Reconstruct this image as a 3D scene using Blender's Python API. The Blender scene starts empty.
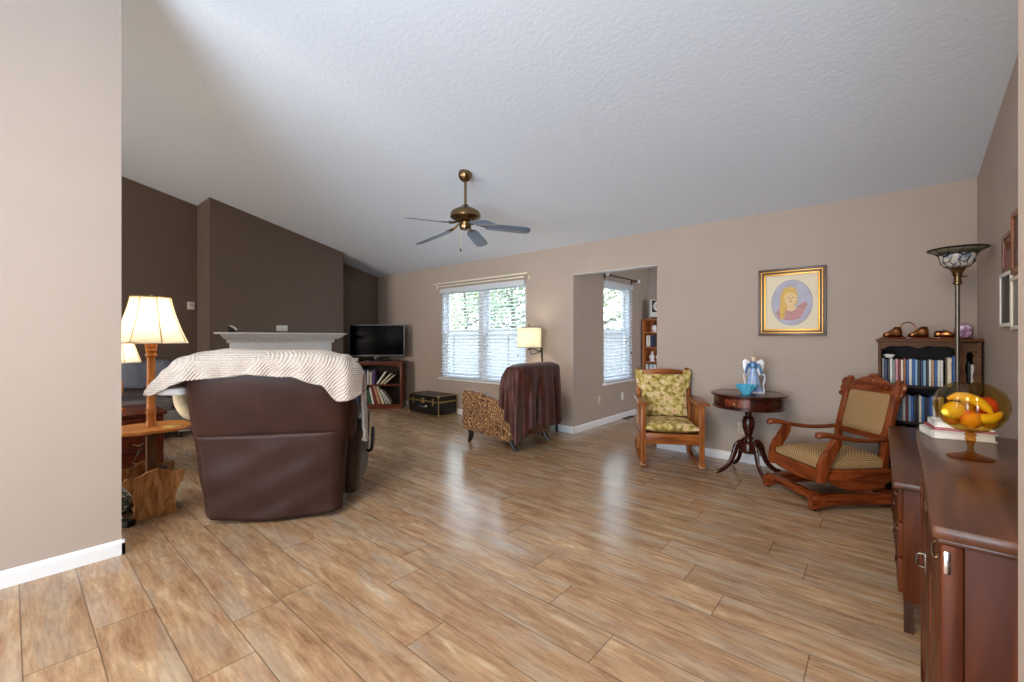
import bpy, bmesh, math, random
from math import sin, cos, pi, radians as R, sqrt, atan2
from mathutils import Vector, Matrix, noise

random.seed(7)
SC = bpy.context.scene
COL = SC.collection

# ------------------------------------------------------------------ camera
FPX = 430.0
YAW = 40.557
cam_d = bpy.data.cameras.new('camera')
cam_d.sensor_width = 36.0
cam_d.lens = FPX * 36.0 / 1024.0
cam_d.shift_y = -3.0 / 1024.0
cam_d.clip_start = 0.05
cam = bpy.data.objects.new('camera', cam_d)
cam.location = (0, 0, 1.235)
cam.rotation_euler = (R(90), 0, R(YAW))
COL.objects.link(cam)
SC.camera = cam

# ------------------------------------------------------------------ world, exposure
SC.view_settings.view_transform = 'Standard'
SC.view_settings.look = 'None'
SC.view_settings.gamma = 1.0
SC.view_settings.use_curve_mapping = False
SC.view_settings.exposure = 0.2
W = bpy.data.worlds.new('overcast_sky')
SC.world = W
W.use_nodes = True
nt = W.node_tree
nt.nodes.clear()
wo = nt.nodes.new('ShaderNodeOutputWorld')
bg = nt.nodes.new('ShaderNodeBackground')
tc = nt.nodes.new('ShaderNodeTexCoord')
sx = nt.nodes.new('ShaderNodeSeparateXYZ')
cr = nt.nodes.new('ShaderNodeValToRGB')
cr.color_ramp.elements[0].position = 0.0
cr.color_ramp.elements[0].color = (0.86, 0.93, 1.0, 1)
cr.color_ramp.elements[1].position = 0.7
cr.color_ramp.elements[1].color = (0.62, 0.79, 1.0, 1)
nt.links.new(tc.outputs['Generated'], sx.inputs[0])
nt.links.new(sx.outputs['Z'], cr.inputs[0])
nt.links.new(cr.outputs[0], bg.inputs['Color'])
bg.inputs['Strength'].default_value = 5.2
nt.links.new(bg.outputs[0], wo.inputs[0])

def area(name, loc, target, sxx, syy, power, color, spread=180):
    d = bpy.data.lights.new(name, 'AREA')
    d.shape = 'RECTANGLE'
    d.size, d.size_y = sxx, syy
    d.energy = power
    d.color = color
    d.spread = R(spread)
    o = bpy.data.objects.new(name, d)
    o.location = loc
    v = Vector(target) - Vector(loc)
    o.rotation_euler = v.to_track_quat('-Z', 'Y').to_euler()
    COL.objects.link(o)
    return o

# broad fill light added behind the camera, inside the closed rear wall
area('rear_fill', (-1.7, -4.2, 1.5), (-1.9, 4, 1.3), 2.6, 2.4, 100, (0.93, 0.96, 1.0))
# warm fill added over the rear of the room, for an unseen ceiling lamp
area('warm_ceiling_fill', (-0.7, -1.5, 3.2), (-0.7, 0.6, 0.0), 1.2, 1.2, 72, (1.0, 0.84, 0.62), 140)
# upward fill added behind the camera to brighten the ceiling
area('upward_fill', (-0.3, -2.6, 0.9), (-2.6, 1.0, 3.6), 2.0, 1.6, 118, (0.68, 0.84, 1.0), 140)
# unseen fill added at the rear of the living room, left of the partition
area('left_room_fill', (-5.6, -4.1, 1.6), (-5.6, 3.0, 1.0), 2.6, 1.8, 75, (1.0, 0.93, 0.84), 120)
# extra fill light added out of view at the far end of the alcove
area('alcove_fill', (0.9, 5.95, 1.6), (-3.0, 6.0, 1.2), 1.6, 1.4, 26, (0.92, 0.96, 1.0))
# soft overcast sun, high behind the house
sun_d = bpy.data.lights.new('sun', 'SUN'); sun_d.energy = 1.0; sun_d.angle = R(20); sun_d.color = (1.0, 0.97, 0.92)
sun = bpy.data.objects.new('sun', sun_d); sun.rotation_euler = (R(42), 0, R(12)); COL.objects.link(sun)

# ------------------------------------------------------------------ helpers
def C(r, g, b):
    def f(v):
        v /= 255.0
        return v / 12.92 if v <= 0.04045 else ((v + 0.055) / 1.055) ** 2.4
    return (f(r), f(g), f(b), 1.0)

MATS = {}
def base_mat(name):
    m = bpy.data.materials.new(name)
    m.use_nodes = True
    MATS[name] = m
    n = m.node_tree
    return m, n, n.nodes['Principled BSDF']

def mat(name, col, rough=0.5, metal=0.0, bump=0.0, bscale=80.0, var=0.0, vscale=6.0, sheen=0.0, emis=None, estr=0.0, coat=0.0, trans=0.0, spec=0.5):
    """plain procedural material: colour with a little noise variation and bump"""
    m, n, p = base_mat(name)
    p.inputs['Base Color'].default_value = col
    p.inputs['Roughness'].default_value = rough
    p.inputs['Metallic'].default_value = metal
    p.inputs['Specular IOR Level'].default_value = spec
    if sheen:
        p.inputs['Sheen Weight'].default_value = sheen
    if coat:
        p.inputs['Coat Weight'].default_value = coat
        p.inputs['Coat Roughness'].default_value = 0.15
    if trans:
        p.inputs['Transmission Weight'].default_value = trans
    if emis:
        p.inputs['Emission Color'].default_value = emis
        p.inputs['Emission Strength'].default_value = estr
    t = n.nodes.new('ShaderNodeTexCoord')
    if var:
        nz = n.nodes.new('ShaderNodeTexNoise')
        nz.inputs['Scale'].default_value = vscale
        nz.inputs['Detail'].default_value = 4
        n.links.new(t.outputs['Object'], nz.inputs['Vector'])
        r = n.nodes.new('ShaderNodeValToRGB')
        r.color_ramp.elements[0].position = 0.3
        r.color_ramp.elements[1].position = 0.7
        r.color_ramp.elements[0].color = tuple(c * (1 - var) for c in col[:3]) + (1,)
        r.color_ramp.elements[1].color = tuple(min(1, c * (1 + var)) for c in col[:3]) + (1,)
        n.links.new(nz.outputs['Fac'], r.inputs[0])
        n.links.new(r.outputs[0], p.inputs['Base Color'])
    if bump:
        nb = n.nodes.new('ShaderNodeTexNoise')
        nb.inputs['Scale'].default_value = bscale
        nb.inputs['Detail'].default_value = 3
        n.links.new(t.outputs['Object'], nb.inputs['Vector'])
        b = n.nodes.new('ShaderNodeBump')
        b.inputs['Strength'].default_value = bump
        b.inputs['Distance'].default_value = 0.01
        n.links.new(nb.outputs['Fac'], b.inputs['Height'])
        n.links.new(b.outputs[0], p.inputs['Normal'])
    return m

def wood(name, dark, light, rough=0.35, axis='X', scale=9.0, stretch=9.0, coat=0.0, distort=1.2, spec=0.3):
    """grain: noise stretched along one object axis"""
    m, n, p = base_mat(name)
    t = n.nodes.new('ShaderNodeTexCoord')
    mp = n.nodes.new('ShaderNodeMapping')
    s = {'X': (scale / stretch, scale, scale), 'Y': (scale, scale / stretch, scale), 'Z': (scale, scale, scale / stretch)}[axis]
    mp.inputs['Scale'].default_value = s
    nz = n.nodes.new('ShaderNodeTexNoise')
    nz.inputs['Scale'].default_value = 2.2
    nz.inputs['Detail'].default_value = 7
    nz.inputs['Distortion'].default_value = distort
    r = n.nodes.new('ShaderNodeValToRGB')
    r.color_ramp.elements[0].position = 0.34
    r.color_ramp.elements[1].position = 0.68
    r.color_ramp.elements[0].color = dark
    r.color_ramp.elements[1].color = light
    n.links.new(t.outputs['Object'], mp.inputs[0])
    n.links.new(mp.outputs[0], nz.inputs['Vector'])
    n.links.new(nz.outputs['Fac'], r.inputs[0])
    n.links.new(r.outputs[0], p.inputs['Base Color'])
    p.inputs['Roughness'].default_value = rough
    p.inputs['Specular IOR Level'].default_value = spec
    if coat:
        p.inputs['Coat Weight'].default_value = coat * 0.6
        p.inputs['Coat Roughness'].default_value = 0.12
    return m

def smooth_path(pts, k=6):
    pts = [Vector(p) for p in pts]
    if len(pts) < 3:
        return pts
    P = [pts[0] * 2 - pts[1]] + pts + [pts[-1] * 2 - pts[-2]]
    out = []
    for i in range(1, len(P) - 2):
        a, b, c, d = P[i - 1], P[i], P[i + 1], P[i + 2]
        for j in range(k):
            t = j / k
            out.append(0.5 * ((2 * b) + (c - a) * t + (2 * a - 5 * b + 4 * c - d) * t * t + (3 * b - a - 3 * c + d) * t ** 3))
    out.append(pts[-1])
    return out

class MB:
    def __init__(s):
        s.bm = bmesh.new()
    def box(s, c, d, rot=None, bev=0.0, seg=2):
        M = Matrix.Translation(Vector(c)) @ (rot.to_4x4() if rot else Matrix.Identity(4)) @ Matrix.Diagonal((d[0], d[1], d[2], 1))
        g = bmesh.ops.create_cube(s.bm, size=1.0, matrix=M)
        if bev:
            es = set()
            for v in g['verts']:
                es.update(v.link_edges)
            bmesh.ops.bevel(s.bm, geom=list(es), offset=min(bev, 0.45 * min(d)), segments=seg, profile=0.5, affect='EDGES')
        return s
    def bb(s, x0, x1, y0, y1, z0, z1, bev=0.0, seg=2):
        return s.box(((x0 + x1) / 2, (y0 + y1) / 2, (z0 + z1) / 2), (abs(x1 - x0), abs(y1 - y0), abs(z1 - z0)), bev=bev, seg=seg)
    def cyl(s, p0, p1, r0, r1=None, n=20):
        r1 = r0 if r1 is None else r1
        p0, p1 = Vector(p0), Vector(p1)
        d = p1 - p0
        M = Matrix.Translation((p0 + p1) / 2) @ d.to_track_quat('Z', 'Y').to_matrix().to_4x4()
        bmesh.ops.create_cone(s.bm, cap_ends=True, cap_tris=False, segments=n, radius1=r0, radius2=r1, depth=d.length, matrix=M)
        return s
    def lathe(s, prof, n=32, c=(0, 0, 0), M=None, cap=True, mod=None):
        rings = []
        for (r, z) in prof:
            ring = []
            for i in range(n):
                a = 2 * pi * i / n
                rr = r * (mod(a, z) if mod else 1.0)
                v = Vector((rr * cos(a), rr * sin(a), z))
                if M: v = M @ v
                ring.append(s.bm.verts.new(v + Vector(c)))
            rings.append(ring)
        for a, b in zip(rings, rings[1:]):
            for i in range(n):
                s.bm.faces.new((a[i], a[(i + 1) % n], b[(i + 1) % n], b[i]))
        if cap:
            if prof[0][0] > 1e-5: s.bm.faces.new(rings[0][::-1])
            if prof[-1][0] > 1e-5: s.bm.faces.new(rings[-1])
        return s
    def tube(s, pts, r, n=10, k=6, flat=None, up=(0, 0, 1)):
        """swept tube; r number or list along the control points; flat=(a,b) scales the section"""
        path = smooth_path(pts, k)
        m = len(path)
        rs = []
        for i in range(m):
            if isinstance(r, (int, float)):
                rs.append(r)
            else:
                f = i / (m - 1) * (len(r) - 1)
                j = min(int(f), len(r) - 2)
                rs.append(r[j] * (1 - (f - j)) + r[j + 1] * (f - j))
        fa, fb = flat or (1, 1)
        rings = []
        up = Vector(up)
        for i, p in enumerate(path):
            d = (path[min(i + 1, m - 1)] - path[max(i - 1, 0)]).normalized()
            a = d.cross(up)
            if a.length < 1e-3: a = d.cross(Vector((1, 0, 0)))
            a.normalize()
            b = a.cross(d).normalized()
            rings.append([s.bm.verts.new(p + a * (cos(2 * pi * q / n) * rs[i] * fa) + b * (sin(2 * pi * q / n) * rs[i] * fb)) for q in range(n)])
        for A, B in zip(rings, rings[1:]):
            for i in range(n):
                s.bm.faces.new((A[i], A[(i + 1) % n], B[(i + 1) % n], B[i]))
        s.bm.faces.new(rings[0][::-1]); s.bm.faces.new(rings[-1])
        return s
    def prism(s, poly, t, M=None, bev=0.0):
        """polygon in local XY extruded along Z from -t/2 to t/2, then placed by M"""
        M = M or Matrix.Identity(4)
        vs0 = [s.bm.verts.new(M @ Vector((x, y, -t / 2))) for x, y in poly]
        vs1 = [s.bm.verts.new(M @ Vector((x, y, t / 2))) for x, y in poly]
        n = len(poly)
        f0 = s.bm.faces.new(vs0[::-1]); f1 = s.bm.faces.new(vs1)
        for i in range(n):
            s.bm.faces.new((vs0[i], vs0[(i + 1) % n], vs1[(i + 1) % n], vs1[i]))
        if bev:
            es = list(set(f0.edges) | set(f1.edges))
            bmesh.ops.bevel(s.bm, geom=es, offset=bev, segments=2, profile=0.5, affect='EDGES')
        return s
    def ball(s, c, r, rot=None, n=16, m=10):
        r = (r, r, r) if isinstance(r, (int, float)) else r
        M = Matrix.Translation(Vector(c)) @ (rot.to_4x4() if rot else Matrix.Identity(4)) @ Matrix.Diagonal((r[0], r[1], r[2], 1))
        bmesh.ops.create_uvsphere(s.bm, u_segments=n, v_segments=m, radius=1.0, matrix=M)
        return s
    def loft(s, secs, n=32, M=None):
        """secs: (cx, cy, z, hx, hy, e) superellipse sections stacked in z"""
        M = M or Matrix.Identity(4)
        rings = []
        for (cx, cy, z, hx, hy, e) in secs:
            ring = []
            for i in range(n):
                a = 2 * pi * i / n
                ca, sa = cos(a), sin(a)
                x = (abs(ca) ** (2 / e)) * (1 if ca >= 0 else -1) * hx
                y = (abs(sa) ** (2 / e)) * (1 if sa >= 0 else -1) * hy
                ring.append(s.bm.verts.new(M @ Vector((cx + x, cy + y, z))))
            rings.append(ring)
        for a, b in zip(rings, rings[1:]):
            for i in range(n):
                s.bm.faces.new((a[i], a[(i + 1) % n], b[(i + 1) % n], b[i]))
        s.bm.faces.new(rings[0][::-1]); s.bm.faces.new(rings[-1])
        return s
    def grid(s, f, nu, nv, loop=False):
        V = [[s.bm.verts.new(f(i / nu, j / nv)) for j in range(nv + 1)] for i in range(nu + (0 if loop else 1))]
        k = len(V)
        for i in range(nu):
            for j in range(nv):
                s.bm.faces.new((V[i][j], V[(i + 1) % k][j], V[(i + 1) % k][j + 1], V[i][j + 1]))
        return s
    def build(s, name, m, parent=None, smooth=True, ang=38, solid=0.0, sub=0):
        bmesh.ops.recalc_face_normals(s.bm, faces=s.bm.faces)
        me = bpy.data.meshes.new(name)
        s.bm.to_mesh(me); s.bm.free()
        if smooth:
            me.shade_smooth()
            me.set_sharp_from_angle(angle=R(ang))
        me.materials.append(m if not isinstance(m, str) else MATS[m])
        o = bpy.data.objects.new(name, me)
        COL.objects.link(o)
        if parent is not None: o.parent = parent
        if solid:
            md = o.modifiers.new('thick', 'SOLIDIFY'); md.thickness = solid; md.offset = 0
        if sub:
            md = o.modifiers.new('sub', 'SUBSURF'); md.levels = sub; md.render_levels = sub
        return o

def tag(o, label, cat, group=None):
    o['label'] = label; o['category'] = cat
    if group: o['group'] = group
    return o
def thing(name, label, cat, loc=(0, 0, 0), rz=0.0, group=None):
    o = bpy.data.objects.new(name, None)
    o.empty_display_size = 0.1
    COL.objects.link(o)
    o.location = loc; o.rotation_euler = (0, 0, R(rz))
    return tag(o, label, cat, group)
def struct(o):
    o['kind'] = 'structure'
    return o
def dup(o, loc=None, rot=None, label=None):
    def cp(a, par):
        b = a.copy(); COL.objects.link(b)
        if par is not None: b.parent = par
        for ch in list(a.children):
            cp(ch, b)
        return b
    r = cp(o, None)
    if loc is not None: r.location = loc
    if rot is not None: r.rotation_euler = rot
    if label: r['label'] = label
    return r
def frame(xa, ya, za, loc=(0, 0, 0)):
    """matrix whose columns are the given axes"""
    M = Matrix((xa, ya, za)).transposed().to_4x4()
    M.translation = Vector(loc)
    return M
YZ = lambda x=0.0: frame((0, 1, 0), (0, 0, 1), (1, 0, 0), (x, 0, 0))      # poly (y,z), thickness in x
XZ = lambda y=0.0: frame((1, 0, 0), (0, 0, 1), (0, -1, 0), (0, y, 0))     # poly (x,z), thickness in y
ORD = ['first', 'second', 'third', 'fourth', 'fifth', 'sixth', 'seventh', 'eighth', 'ninth', 'tenth', 'eleventh', 'twelfth', 'thirteenth',
       'fourteenth', 'fifteenth', 'sixteenth', 'seventeenth', 'eighteenth', 'nineteenth', 'twentieth', 'twenty-first', 'twenty-second',
       'twenty-third', 'twenty-fourth', 'twenty-fifth', 'twenty-sixth', 'twenty-seventh', 'twenty-eighth', 'twenty-ninth', 'thirtieth']

# ------------------------------------------------------------------ room numbers (metres, camera at x=0 y=0)
YB = 4.746            # back wall
XL = -7.55            # left wall
XR = 0.557            # right wall
XC = -6.955           # face of the chimney breast
EAVE = 2.44
SL = 0.242            # ceiling pitch
YRIDGE = -0.4
YREAR = -4.5
XA = -3.016           # left side of the alcove opening
XA2 = -1.91           # right side of the alcove opening
YA = 7.12             # rear of the alcove
def ceil_z(y):
    return EAVE + SL * (YB - y) if y > YRIDGE else EAVE + SL * (YB - YRIDGE) - SL * (YRIDGE - y)

# ------------------------------------------------------------------ materials
def wall_mat(name, col, rough=0.75):
    return mat(name, col, rough, bump=0.05, bscale=160, var=0.02, vscale=3)
wall_mat('paint_greige', C(178, 162, 150))
wall_mat('paint_brown', C(110, 93, 82), 0.5)
mat('trim_white', C(238, 240, 242), 0.35)

def ceiling_mat():
    m, n, p = base_mat('ceiling_texture')
    p.inputs['Base Color'].default_value = C(226, 234, 244)
    p.inputs['Roughness'].default_value = 0.85
    t = n.nodes.new('ShaderNodeTexCoord')
    mp = n.nodes.new('ShaderNodeMapping'); mp.inputs['Scale'].default_value = (1.0, 1.4, 1.0)
    nz = n.nodes.new('ShaderNodeTexNoise'); nz.inputs['Scale'].default_value = 26; nz.inputs['Detail'].default_value = 5; nz.inputs['Distortion'].default_value = 0.8
    r = n.nodes.new('ShaderNodeValToRGB'); r.color_ramp.elements[0].position = 0.42; r.color_ramp.elements[1].position = 0.6
    b = n.nodes.new('ShaderNodeBump'); b.inputs['Strength'].default_value = 0.11; b.inputs['Distance'].default_value = 0.008
    n.links.new(t.outputs['Object'], mp.inputs[0]); n.links.new(mp.outputs[0], nz.inputs['Vector'])
    n.links.new(nz.outputs['Fac'], r.inputs[0]); n.links.new(r.outputs[0], b.inputs['Height']); n.links.new(b.outputs[0], p.inputs['Normal'])
ceiling_mat()

def floor_mat():
    m, n, p = base_mat('laminate_planks')
    L = n.links.new
    def math_(op, a, b=None, c=None):
        q = n.nodes.new('ShaderNodeMath'); q.operation = op
        for i, v in enumerate((a, b, c)):
            if v is None: continue
            if isinstance(v, (int, float)): q.inputs[i].default_value = v
            else: L(v, q.inputs[i])
        return q.outputs[0]
    t = n.nodes.new('ShaderNodeTexCoord')
    sp = n.nodes.new('ShaderNodeSeparateXYZ'); L(t.outputs['Object'], sp.inputs[0])
    X, Y = sp.outputs['X'], sp.outputs['Y']
    fy = math_('DIVIDE', math_('SUBTRACT', Y, 0.031), 0.2)
    row = math_('FLOOR', fy)
    wn = n.nodes.new('ShaderNodeTexWhiteNoise'); wn.noise_dimensions = '1D'; L(row, wn.inputs['W'])
    off = math_('ADD', math_('MULTIPLY', row, 0.3), math_('MULTIPLY', wn.outputs['Value'], 0.35))
    fx = math_('DIVIDE', math_('ADD', X, math_('ADD', off, 30.0)), 1.21)
    colm = math_('FLOOR', fx)
    cb = n.nodes.new('ShaderNodeCombineXYZ'); L(row, cb.inputs[0]); L(colm, cb.inputs[1])
    wp = n.nodes.new('ShaderNodeTexWhiteNoise'); wp.noise_dimensions = '3D'; L(cb.outputs[0], wp.inputs['Vector'])
    # distance to the seams, metres
    ry = math_('SUBTRACT', fy, row); rx = math_('SUBTRACT', fx, colm)
    dy = math_('MULTIPLY', math_('MINIMUM', ry, math_('SUBTRACT', 1.0, ry)), 0.2)
    dx = math_('MULTIPLY', math_('MINIMUM', rx, math_('SUBTRACT', 1.0, rx)), 1.21)
    d = math_('MINIMUM', dx, dy)
    seam = n.nodes.new('ShaderNodeMapRange'); seam.inputs['From Min'].default_value = 0.0008; seam.inputs['From Max'].default_value = 0.0032
    L(d, seam.inputs['Value'])
    # grain, shifted per plank
    sh = n.nodes.new('ShaderNodeVectorMath'); sh.operation = 'MULTIPLY_ADD'
    L(wp.outputs['Color'], sh.inputs[0]); sh.inputs[1].default_value = (9, 9, 9); L(t.outputs['Object'], sh.inputs[2])
    m1 = n.nodes.new('ShaderNodeMapping'); m1.inputs['Scale'].default_value = (1.9, 10.0, 1.0); L(sh.outputs[0], m1.inputs[0])
    n1 = n.nodes.new('ShaderNodeTexNoise'); n1.inputs['Scale'].default_value = 1.5; n1.inputs['Detail'].default_value = 8; n1.inputs['Roughness'].default_value = 0.7; n1.inputs['Distortion'].default_value = 0.45
    L(m1.outputs[0], n1.inputs['Vector'])
    r1 = n.nodes.new('ShaderNodeValToRGB')
    e = r1.color_ramp.elements
    e[0].position = 0.26; e[0].color = C(134, 98, 72)
    e[1].position = 0.76; e[1].color = C(226, 206, 176)
    q = e.new(0.44); q.color = C(174, 137, 104)
    q = e.new(0.58); q.color = C(194, 161, 125)
    L(n1.outputs['Fac'], r1.inputs[0])
    # broad grey-brown weathering
    m2 = n.nodes.new('ShaderNodeMapping'); m2.inputs['Scale'].default_value = (0.9, 4.5, 1.0); L(sh.outputs[0], m2.inputs[0])
    n2 = n.nodes.new('ShaderNodeTexNoise'); n2.inputs['Scale'].default_value = 2.4; n2.inputs['Detail'].default_value = 6
    L(m2.outputs[0], n2.inputs['Vector'])
    r2 = n.nodes.new('ShaderNodeValToRGB'); r2.color_ramp.elements[0].position = 0.48; r2.color_ramp.elements[1].position = 0.66
    r2.color_ramp.elements[1].color = (0.55, 0.55, 0.55, 1)
    L(n2.outputs['Fac'], r2.inputs[0])
    mx = n.nodes.new('ShaderNodeMix'); mx.data_type = 'RGBA'; L(r2.outputs[0], mx.inputs['Factor']); L(r1.outputs[0], mx.inputs['A']); mx.inputs['B'].default_value = C(188, 174, 156)
    # fine pores
    m3 = n.nodes.new('ShaderNodeMapping'); m3.inputs['Scale'].default_value = (6.0, 46.0, 1.0); L(sh.outputs[0], m3.inputs[0])
    n3 = n.nodes.new('ShaderNodeTexNoise'); n3.inputs['Scale'].default_value = 1.6; n3.inputs['Detail'].default_value = 5; L(m3.outputs[0], n3.inputs['Vector'])
    pr = n.nodes.new('ShaderNodeMapRange'); pr.inputs['From Min'].default_value = 0.3; pr.inputs['From Max'].default_value = 0.62; pr.inputs['To Min'].default_value = 0.80; pr.inputs['To Max'].default_value = 1.06
    L(n3.outputs['Fac'], pr.inputs['Value'])
    pl = n.nodes.new('ShaderNodeMapRange'); pl.inputs['To Min'].default_value = 0.80; pl.inputs['To Max'].default_value = 0.97
    L(wp.outputs['Value'], pl.inputs['Value'])
    k = math_('MULTIPLY', math_('MULTIPLY', pr.outputs[0], pl.outputs[0]), math_('MULTIPLY_ADD', seam.outputs[0], 0.6, 0.4))
    sc_ = n.nodes.new('ShaderNodeVectorMath'); sc_.operation = 'SCALE'; L(mx.outputs['Result'], sc_.inputs[0]); L(k, sc_.inputs['Scale'])
    L(sc_.outputs[0], p.inputs['Base Color'])
    rr = n.nodes.new('ShaderNodeMapRange'); rr.inputs['To Min'].default_value = 0.14; rr.inputs['To Max'].default_value = 0.28
    L(n3.outputs['Fac'], rr.inputs['Value']); L(rr.outputs[0], p.inputs['Roughness'])
    hb = math_('MULTIPLY_ADD', seam.outputs[0], 0.6, math_('MULTIPLY', n3.outputs['Fac'], 0.35))
    b = n.nodes.new('ShaderNodeBump'); b.inputs['Strength'].default_value = 0.12; b.inputs['Distance'].default_value = 0.004
    L(hb, b.inputs['Height']); L(b.outputs[0], p.inputs['Normal'])
floor_mat()

def glass_mat(name, tint=(1, 1, 1, 1), gloss=0.08, rough=0.02):
    m = bpy.data.materials.new(name); m.use_nodes = True; MATS[name] = m
    n = m.node_tree; n.nodes.clear()
    o = n.nodes.new('ShaderNodeOutputMaterial'); mi = n.nodes.new('ShaderNodeMixShader'); tr = n.nodes.new('ShaderNodeBsdfTransparent'); g = n.nodes.new('ShaderNodeBsdfGlossy')
    lw = n.nodes.new('ShaderNodeLayerWeight'); lw.inputs['Blend'].default_value = 0.5
    pw_ = n.nodes.new('ShaderNodeMath'); pw_.operation = 'POWER'; pw_.inputs[1].default_value = 4.0; n.links.new(lw.outputs['Facing'], pw_.inputs[0])
    ma = n.nodes.new('ShaderNodeMath'); ma.operation = 'MULTIPLY_ADD'; ma.inputs[1].default_value = 0.45; ma.inputs[2].default_value = 0.035; n.links.new(pw_.outputs[0], ma.inputs[0])
    tr.inputs['Color'].default_value = tint; g.inputs['Roughness'].default_value = rough
    n.links.new(ma.outputs[0], mi.inputs[0]); n.links.new(tr.outputs[0], mi.inputs[1]); n.links.new(g.outputs[0], mi.inputs[2]); n.links.new(mi.outputs[0], o.inputs[0])
    return m
glass_mat('window_glass')
glass_mat('amber_dark', (0.78, 0.50, 0.20, 1))
glass_mat('amber_glass', (0.86, 0.76, 0.48, 1))

wood('oak_orange_x', C(104, 52, 20), C(172, 102, 50), 0.3, 'X')
wood('oak_orange_z', C(114, 60, 24), C(180, 110, 56), 0.3, 'Z')
wood('honey_wood_z', C(170, 96, 40), C(222, 148, 76), 0.35, 'Z', coat=0.2)
wood('honey_wood_x', C(186, 108, 42), C(232, 160, 82), 0.3, 'X', coat=0.3)
wood('pine_grain', C(138, 88, 46), C(212, 158, 102), 0.5, 'Z', scale=11, stretch=9, distort=1.6)
wood('grey_wood_z', C(92, 66, 48), C(142, 108, 82), 0.6, 'Z')
wood('glider_wood_x', C(92, 38, 15), C(146, 72, 34), 0.25, 'X', coat=0.4)
wood('glider_wood_z', C(94, 40, 16), C(150, 76, 36), 0.25, 'Z', coat=0.4)
wood('glider_wood_y', C(92, 38, 15), C(146, 72, 34), 0.25, 'Y', coat=0.4)
wood('mahogany', C(38, 14, 10), C(74, 30, 20), 0.22, 'X', coat=0.5)
wood('mahogany_red', C(84, 34, 18), C(136, 66, 36), 0.25, 'X', coat=0.4)
wood('chest_red', C(72, 26, 12), C(112, 48, 24), 0.3, 'Y', coat=0.4)
wood('walnut_top', C(60, 33, 20), C(98, 58, 38), 0.3, 'Y', scale=7, coat=0.15)
wood('walnut_side', C(66, 30, 15), C(104, 54, 29), 0.4, 'Z', scale=7, spec=0.12)
wood('walnut_dark', C(48, 26, 16), C(78, 44, 28), 0.5, 'Z')
wood('bookcase_dark', C(64, 36, 14), C(104, 64, 30), 0.55, 'X')
wood('bookcase_black', C(22, 15, 11), C(36, 25, 18), 0.6, 'X')
wood('cherry_x', C(70, 30, 18), C(118, 58, 36), 0.35, 'X')
wood('cherry_dark', C(30, 16, 12), C(54, 30, 22), 0.5, 'X')
wood('alcove_oak', C(150, 84, 42), C(196, 122, 70), 0.4, 'Z')
mat('black_wood', C(24, 18, 16), 0.3)
mat('leather_brown', C(56, 34, 27), 0.42, spec=0.18, bump=0.5, bscale=7, var=0.16, vscale=5)
mat('leather_skirt', C(57, 37, 32), 0.42, spec=0.2, bump=0.55, bscale=6, var=0.15, vscale=4)
mat('antique_brass', C(128, 106, 76), 0.25, 1.0)
mat('brass', C(196, 172, 116), 0.3, 1.0)
mat('dark_metal', C(34, 30, 28), 0.4, 0.8)
mat('pewter', C(120, 112, 104), 0.35, 1.0)
mat('chrome', C(220, 220, 222), 0.15, 1.0)
mat('bronze', C(150, 98, 58), 0.28, 1.0, var=0.2, vscale=20)
mat('plastic_black', C(16, 16, 18), 0.3)
mat('screen_black', C(6, 6, 8), 0.3, spec=0.08)
mat('bezel_silver', C(120, 124, 130), 0.35, 0.6)
mat('plastic_white', C(232, 230, 224), 0.4)
mat('plate_tan', C(206, 190, 168), 0.4)
def blind_mat():
    m = bpy.data.materials.new('blind_white'); m.use_nodes = True; MATS['blind_white'] = m
    n = m.node_tree; n.nodes.clear()
    o = n.nodes.new('ShaderNodeOutputMaterial'); mi = n.nodes.new('ShaderNodeMixShader'); a = n.nodes.new('ShaderNodeBsdfPrincipled'); b = n.nodes.new('ShaderNodeBsdfTranslucent')
    a.inputs['Base Color'].default_value = C(240, 243, 247); a.inputs['Roughness'].default_value = 0.4; b.inputs['Color'].default_value = C(228, 240, 252); mi.inputs[0].default_value = 0.25
    n.links.new(a.outputs[0], mi.inputs[1]); n.links.new(b.outputs[0], mi.inputs[2]); n.links.new(mi.outputs[0], o.inputs[0])
blind_mat()
mat('rod_cream', C(232, 222, 200), 0.4)
mat('fan_blade', C(112, 128, 152), 0.3)

# ------------------------------------------------------------------ the shell
def quad_wall(name, material, boxes):
    mb = MB()
    for b in boxes: mb.bb(*b)
    return struct(mb.build(name, material, smooth=False))
quad_wall('floor', 'laminate_planks', [(-8.0, 4.0, -5.0, YB + 0.0, -0.12, 0.0), (XA - 0.0, 1.2, YB, YA + 0.05, -0.12, 0.0)])
# sloped ceiling and its other slope behind the ridge
T = 0.1
cp = [(YB + 0.12, ceil_z(YB + 0.12)), (YRIDGE, ceil_z(YRIDGE)), (YREAR - 0.1, ceil_z(YREAR - 0.1))]
poly = cp + [(y, z + T) for y, z in cp[::-1]]
mb = MB(); mb.prism(poly, 12.0, YZ(-2.0)); struct(mb.build('ceiling', 'ceiling_texture', smooth=False))

def gable(name, material, x0, x1, y0, y1):
    ys = [y0] + ([YRIDGE] if y0 < YRIDGE < y1 else []) + [y1]
    pl = [(y0, 0), (y1, 0)] + [(y, ceil_z(y) + 0.02) for y in ys[::-1]]
    m_ = MB(); m_.prism(pl, x1 - x0, YZ((x0 + x1) / 2))
    return struct(m_.build(name, material, smooth=False))
gable('wall_left', 'paint_brown', XL - 0.12, XL, YREAR, YB)
gable('wall_fireplace', 'paint_brown', XL, XC, 1.775, 3.70)
gable('wall_right', 'paint_greige', XR, XR + 0.12, 0.62, YB)
gable('wall_partition', 'paint_greige', -3.42, -3.295, YREAR, 0.416)
gable('wall_entry_side', 'paint_greige', 3.2, 3.32, YREAR, 0.62)
gable('wall_entry', 'paint_greige', 0.1192, 3.3, 0.61, 0.745)
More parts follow.
